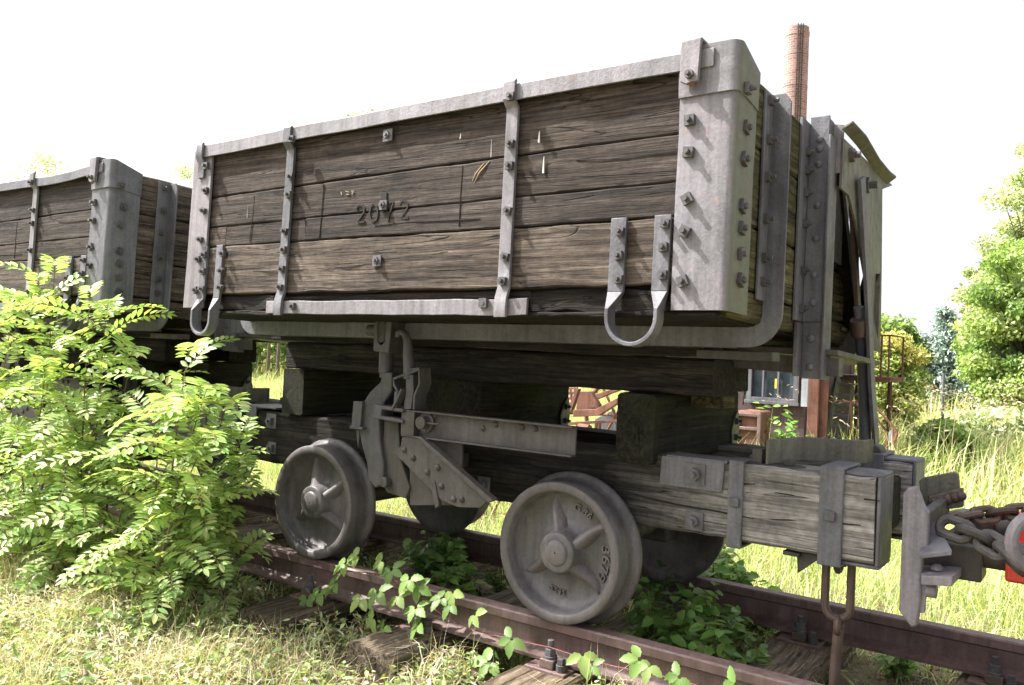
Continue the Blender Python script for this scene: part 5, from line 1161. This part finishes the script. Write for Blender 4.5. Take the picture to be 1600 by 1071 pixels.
# ================================================================== BACKGROUND STRUCTURES
# chimney
cdx = ray(1236, 300); tt = 78/cdx[1]; cb_ = CP+cdx*tt; cxy = (cb_[0], cb_[1]); dist = math.hypot(cxy[0]-CP[0], cxy[1]-CP[1])
ztop = P(1236, 47, 'y', cxy[1])[2]; rt_ = 16.5/FOC*dist*1.01
CH = empty('brick_chimney', (cxy[0], cxy[1], -0.4), 'tall slim red brick factory chimney rising behind wagon 2072', 'chimney')
mb = MB(); k = 48; prof = [(rt_*1.22, -0.4), (rt_*1.02, ztop-0.8), (rt_*1.06, ztop-0.78), (rt_*1.06, ztop-0.4), (rt_, ztop-0.38), (rt_, ztop), (rt_*0.8, ztop), (rt_*0.8, ztop-2)]
vs = [(cxy[0]+r_*math.cos(2*PI*i/k), cxy[1]+r_*math.sin(2*PI*i/k), z) for r_, z in prof for i in range(k)]
mb.add(vs, [[j*k+i, j*k+(i+1) % k, (j+1)*k+(i+1) % k, (j+1)*k+i] for j in range(len(prof)-1) for i in range(k)], True); mb.build('shaft', M['brick'], CH)
th = math.atan2(CP[1]-cxy[1], CP[0]-cxy[0])
for j, off in enumerate((0.05, 0.28, 0.48)):
    MB().tube([(cxy[0]+rt_*1.26*math.cos(th+off), cxy[1]+rt_*1.26*math.sin(th+off), -0.4), (cxy[0]+rt_*1.08*math.cos(th+off), cxy[1]+rt_*1.08*math.sin(th+off), ztop+0.1)], 0.045, 6).build('conductor_cable' if j != 1 else 'ladder_rail', M['steel_dark'], CH)
lm = MB()
for i in range(70):
    z = ztop-0.3-i*0.33; rr = rt_*(1.08+0.18*(ztop-z)/ztop); a0_ = th+0.05; a1_ = th+0.28; lm.tube([(cxy[0]+rr*math.cos(a0_), cxy[1]+rr*math.sin(a0_), z), (cxy[0]+rr*math.cos(a1_), cxy[1]+rr*math.sin(a1_), z)], 0.02, 4, False)
lm.build('ladder_rungs', M['steel_dark'], CH)
bm_ = MB()
for i in range(12):
    z = ztop-2.6-i*2.9; rr = rt_*(1.025+0.2*(ztop-z)/ztop); k = 40
    bm_.add([(cxy[0]+rr*q*math.cos(2*PI*j/k), cxy[1]+rr*q*math.sin(2*PI*j/k), z+h_) for q, h_ in ((1.0, -.02), (1.008, -.02), (1.008, .02), (1.0, .02)) for j in range(k)], [[a_*k+j, a_*k+(j+1) % k, (a_+1)*k+(j+1) % k, (a_+1)*k+j] for a_ in range(3) for j in range(k)])
bm_.build('iron_bands', M['steel_dark'], CH)
# plum coloured hut
yh = 8.0; H0 = P(1105, 640, 'y', yh); H1 = P(1258, 640, 'y', yh)
HUT = empty('steel_hut', ((H0[0]+H1[0])/2, yh+1, gz(-2, 8)), 'plum-painted sheet steel hut with a barred window behind the wagon', 'hut')
x0, x1 = H0[0]-0.3, H1[0]
g = MB(); zw0, zw1 = P(1200, 624, 'y', yh)[2], P(1200, 560, 'y', yh)[2]; wx0, wx1 = P(1172, 600, 'y', yh)[0], P(1246, 600, 'y', yh)[0]; zt = 2.6; zw1 = zw0+0.55
g.box(x0, wx0, yh, yh+0.05, -0.5, zt); g.box(wx1, x1, yh, yh+0.05, -0.5, zt); g.box(wx0, wx1, yh, yh+0.05, -0.5, zw0); g.box(wx0, wx1, yh, yh+0.05, zw1, zt)
g.box(x0, x0+0.05, yh+0.05, yh+2.4, -0.5, zt); g.box(x1-0.05, x1, yh+0.05, yh+2.4, -0.5, zt); g.box(x0+.05, x1-.05, yh+2.35, yh+2.4, -0.5, zt); g.build('wall', M['plum'], HUT, 0.004)
MB().box(x0-0.1, x1+0.1, yh-0.1, yh+2.5, zt+0.003, zt+0.08).build('roof', M['steel_dark'], HUT)
fw = MB(); t = 0.035
fw.box(wx0-0.03, wx0+t, yh-0.05, yh-0.002, zw0-0.02, zw1); fw.box(wx1-t, wx1+0.03, yh-0.05, yh-0.002, zw0-0.02, zw1); fw.box(wx0-0.04, wx1+0.05, yh-0.09, yh-0.051, zw0-0.06, zw0-0.02); fw.box(wx0+t, wx1-t, yh-0.05, yh-0.002, zw0-0.02, zw0+0.02)
WN = fw.build('window', M['steel'], HUT, 0.003)
g = MB()
for u_ in (0.30, 0.62): g.box(wx0+(wx1-wx0)*u_-0.012, wx0+(wx1-wx0)*u_+0.012, yh-0.04, yh-0.01, zw0+0.02, zw1)
for zz in (0.40,): g.box(wx0+t, wx0+(wx1-wx0)*0.62-0.012, yh-0.036, yh-0.012, zw0+zz, zw0+zz+0.02)
g.build('glazing_bar', M['steel'], WN, 0.002)
MB().box(wx0+t, wx1-t, yh+0.01, yh+0.02, zw0, zw1).build('pane', M['glass'], WN)
MB().box(P(1211, 600, 'y', yh)[0], P(1214, 600, 'y', yh)[0], yh-0.009, yh-0.004, P(1210, 607, 'y', yh)[2], P(1210, 592, 'y', yh)[2]).build('window_sticker', M['yellow'], WN)
g = MB(); g.ppoly([(1130, 565), (1138, 565), (1172, 617), (1168, 622)], yh-0.04, 0.035); g.build('brace', M['steel'], HUT)
g = MB(); a = P(1163, 625, 'y', yh); g.tube([P(1169, 560, 'y', yh-0.05), P(1161, 632, 'y', yh-0.05)], 0.01, 6); g.build('cable', M['black'], HUT)
zz = P(1230, 647, 'y', yh)[2]; MB().box(x0, x1, yh-0.012, yh-0.002, zz-0.01, zz+0.01).build('seam_strip', M['steel_dark'], HUT)
# posts beside the hut
a = P(1263, 600, 'y', 7.8); b_ = P(1276, 600, 'y', 7.8)
g = MB(); g.box(a[0], b_[0]+0.03, 7.8, 7.98, -0.45, 2.4); g.box(b_[0]+0.03, b_[0]+0.12, 7.86, 7.9, -0.45, 2.4)
o = g.build('rusty_post', M['rust'], None, 0.006); tag(o, 'thick orange-rust steel post between the hut and the stairs', 'post')
a = P(1253, 583, 'y', 7.7); b_ = P(1261, 636, 'y', 7.7)
o = MB().box(a[0], b_[0], 7.7, 7.72, b_[2], a[2]+0.3).build('enamel_strip', M['deck']); tag(o, 'narrow pale blue-white enamel strip on the corner of the hut', 'sign')
# rusty cabinet
yc_ = 6.6; a = P(1150, 641, 'y', yc_); b_ = P(1186, 700, 'y', yc_); zb_ = gz(a[0], yc_)
CB = empty('rusty_cabinet', ((a[0]+b_[0])/2, yc_+0.25, zb_), 'pinkish rusty steel cabinet standing in front of the plum hut', 'cabinet')
g = MB(); g.box(a[0], b_[0], yc_+0.03, yc_+0.4, zb_, a[2]); g.build('housing', M['rust'], CB, 0.03)
g = MB(); g.box(a[0]-0.01, a[0]+0.03, yc_-0.01, yc_+0.028, zb_, a[2]-0.02); g.box(b_[0]-0.03, b_[0]+0.01, yc_-0.01, yc_+0.028, zb_, a[2]-0.02)
for f_ in (0.02, 0.2, 0.75): g.box(a[0]+0.03, b_[0]-0.03, yc_-0.005, yc_+0.028, a[2]-(a[2]-zb_)*f_-0.045, a[2]-(a[2]-zb_)*f_-0.01)
g.build('door_frame', M['rail'], CB, 0.005)
# platform with stair
yp_ = 9.5
PL = empty('steel_platform', (P(1340, 600, 'y', yp_)[0], yp_, -0.42), 'rusty steel platform with railing on top and steps leading up to it', 'platform')
def pxz(px, py, y): return P(px, py, 'y', y)
zp = pxz(1340, 590, yp_)[2]; xa, xb_ = pxz(1288, 590, yp_)[0], pxz(1391, 590, yp_)[0]
MB().box(xa, xb_, yp_, yp_+0.9, zp-0.05, zp+0.02).build('platform_frame', M['rust'], PL, 0.004); MB().box(xa+0.15, xb_-0.35, yp_-0.05, yp_+0.7, zp+0.024, zp+0.034).build('deck_sheet', M['deck'], PL)
zr = pxz(1385, 524, yp_)[2]; g = MB()
for px in (1377, 1389, 1330): q = pxz(px, 560, yp_+0.1); g.tube([(q[0], yp_+0.1, zp+0.02), (q[0], yp_+0.1, zr)], 0.014, 6)
g.tube([(xa+0.6, yp_+0.1, zr), (xb_, yp_+0.1, zr)], 0.014, 6); g.tube([(xb_-0.015, yp_+0.1, zr), (xb_-0.015, yp_+0.85, zr), (xb_-0.015, yp_+0.85, zp)], 0.014, 6); g.build('top_railing', M['rust'], PL)
for px0, px1 in ((1311, 1292), (1356, 1352)):
    g = MB(); q0 = pxz(px0, 590, yp_-0.1); q1 = pxz(px1, 690, yp_-0.9); g.bar([q0, q1], (0, 1, 0), 0.06, 0.012); g.build('stringer', M['steel_olive'], PL)
for i in range(6):
    t = (i+0.6)/6; l = pxz(1311, 590, yp_-0.1)*(1-t)+pxz(1292, 690, yp_-0.9)*t; r_ = pxz(1356, 590, yp_-0.1)*(1-t)+pxz(1352, 690, yp_-0.9)*t
    g = MB(); g.box(l[0], r_[0], l[1]-0.08, l[1]+0.08, l[2]-0.01, l[2]+0.012); g.build('step', M['steel'], PL)
g = MB()
ya2 = 8.0
hr = [P(x, y, 'y', ya2) for x, y in ((1255, 624), (1300, 626), (1340, 630))]; g.tube(hr, 0.013, 6)
g.tube([P(1330, 630, 'y', ya2), P(1330, 690, 'y', ya2)], 0.013, 6)
g.tube([P(x, y, 'y', ya2) for x, y in ((1340, 628), (1366, 633), (1396, 668), (1402, 678), (1398, 688), (1386, 698))], 0.016, 8)
g.tube([P(x, y, 'y', ya2+0.3) for x, y in ((1366, 650), (1385, 674), (1385, 700))], 0.014, 8); g.tube([P(x, y, 'y', ya2) for x, y in ((1396, 670), (1396, 712))], 0.016, 6); g.tube([P(x, y, 'y', ya2) for x, y in ((1386, 675), (1386, 712))], 0.016, 6)
g.build('hand_rail', M['rust'], PL)
g = MB(); g.ppoly([(1387, 676), (1395, 671), (1395, 700), (1388, 708)], ya2+0.05, 0.01); g.build('white_panel', M['deck'], PL)
g = MB()
for px in (1293, 1391, 1340):
    q = pxz(px, 590, yp_+0.7); g.tube([(q[0], yp_+0.7, -0.45), (q[0], yp_+0.7, zp-0.05)], 0.03, 8)
g.build('platform_legs', M['rust'], PL)
a = P(1475, 583, 'y', 12); b_ = P(1471, 650, 'y', 12)
o = MB().tube([(b_[0], 12, gz(b_[0], 12)), a], 0.022, 8).build('marker_pole', M['steel']); tag(o, 'thin grey pole standing in the tall grass in front of the spruce', 'pole')
# rusty machinery in the gap under the wagon
RM = empty('rusty_machine', (P(925, 640, 'y', 4)[0], 4.0, -0.42), 'orange rusty farm machine with a perforated plate, seen through the gap under the wagon', 'machine')
def rp(name, px, y, th, m='rust'): return MB().ppoly(px, y, th).build(name, M[m], RM, 0.003)
rp('perforated_plate', [(868, 606), (902, 606), (887, 652), (868, 640)], 4.1, 0.02)
hl = MB()
for i in range(4):
    for j in range(4):
        q = P(876+i*6.5+j*1.0, 612+j*8-i*0.5, 'y', 4.09); hl.box(q[0]-0.008, q[0]+0.008, 4.085, 4.09, q[2]-0.012, q[2]+0.012)
hl.build('plate_holes', M['straw'], RM)
rp('frame_bar', [(899, 608), (904, 608), (891, 648), (885, 648)], 3.9, 0.05); rp('shield', [(902, 612), (922, 612), (935, 632), (938, 645), (900, 644)], 4.0, 0.06)
rp('frame_bar', [(895, 641), (930, 640), (965, 622), (965, 630), (935, 650), (895, 652)], 3.8, 0.06); rp('frame_bar', [(925, 618), (965, 606), (965, 611), (928, 626)], 4.2, 0.05)
rp('frame_bar', [(885, 660), (965, 656), (965, 660), (885, 665)], 3.9, 0.05)
g = MB(); q = P(962, 650, 'y', 4.3); g.ring(q, 0.32, 0.02, (1, 0, 0), (0, 0, 1), 36, 8)
for k in range(6): g.tube([q, q+0.32*np.array([math.cos(k*PI/3), 0, math.sin(k*PI/3)])], 0.012, 6)
g.build('spoked_wheel', M['rust'], RM); g = MB(); q = P(905, 668, 'y', 3.8); g.cyl(q, q+np.array([0.12, -0.02, 0]), 0.035, n=14); g.build('shaft_stub', M['rust'], RM); rp('pale_board', [(930, 655), (960, 640), (965, 690), (925, 690)], 4.5, 0.02, 'steel')
g = MB()
for px in (905, 935): q = P(px, 660, 'y', 4.0); g.box(q[0]-0.02, q[0]+0.02, 3.98, 4.02, -0.45, q[2])
g.build('machine_legs', M['rust'], RM)
RW = empty('rusty_implement_wheel', (P(770, 815, 'y', 2.6)[0], 2.6, -0.42), 'rusty iron wheel lying behind the far rail, seen below the frame', 'wheel')
g = MB(); q = P(772, 800, 'y', 2.6); g.ring(q, 0.16, 0.025, (1, 0.3, 0), (0, 0.3, 1), 36, 8); g.build('rim', M['rust'], RW)
g = MB()
for k in range(5): g.tube([q, q+0.16*np.array([math.cos(k*1.257), 0.3*math.sin(k), math.sin(k*1.257)])], 0.010, 6)
g.build('spokes', M['rust'], RW)
g = MB(); g.ppoly([(752, 788), (762, 785), (752, 830), (742, 834)], 2.4, 0.02); g.build('blade', M['rust'], RW)
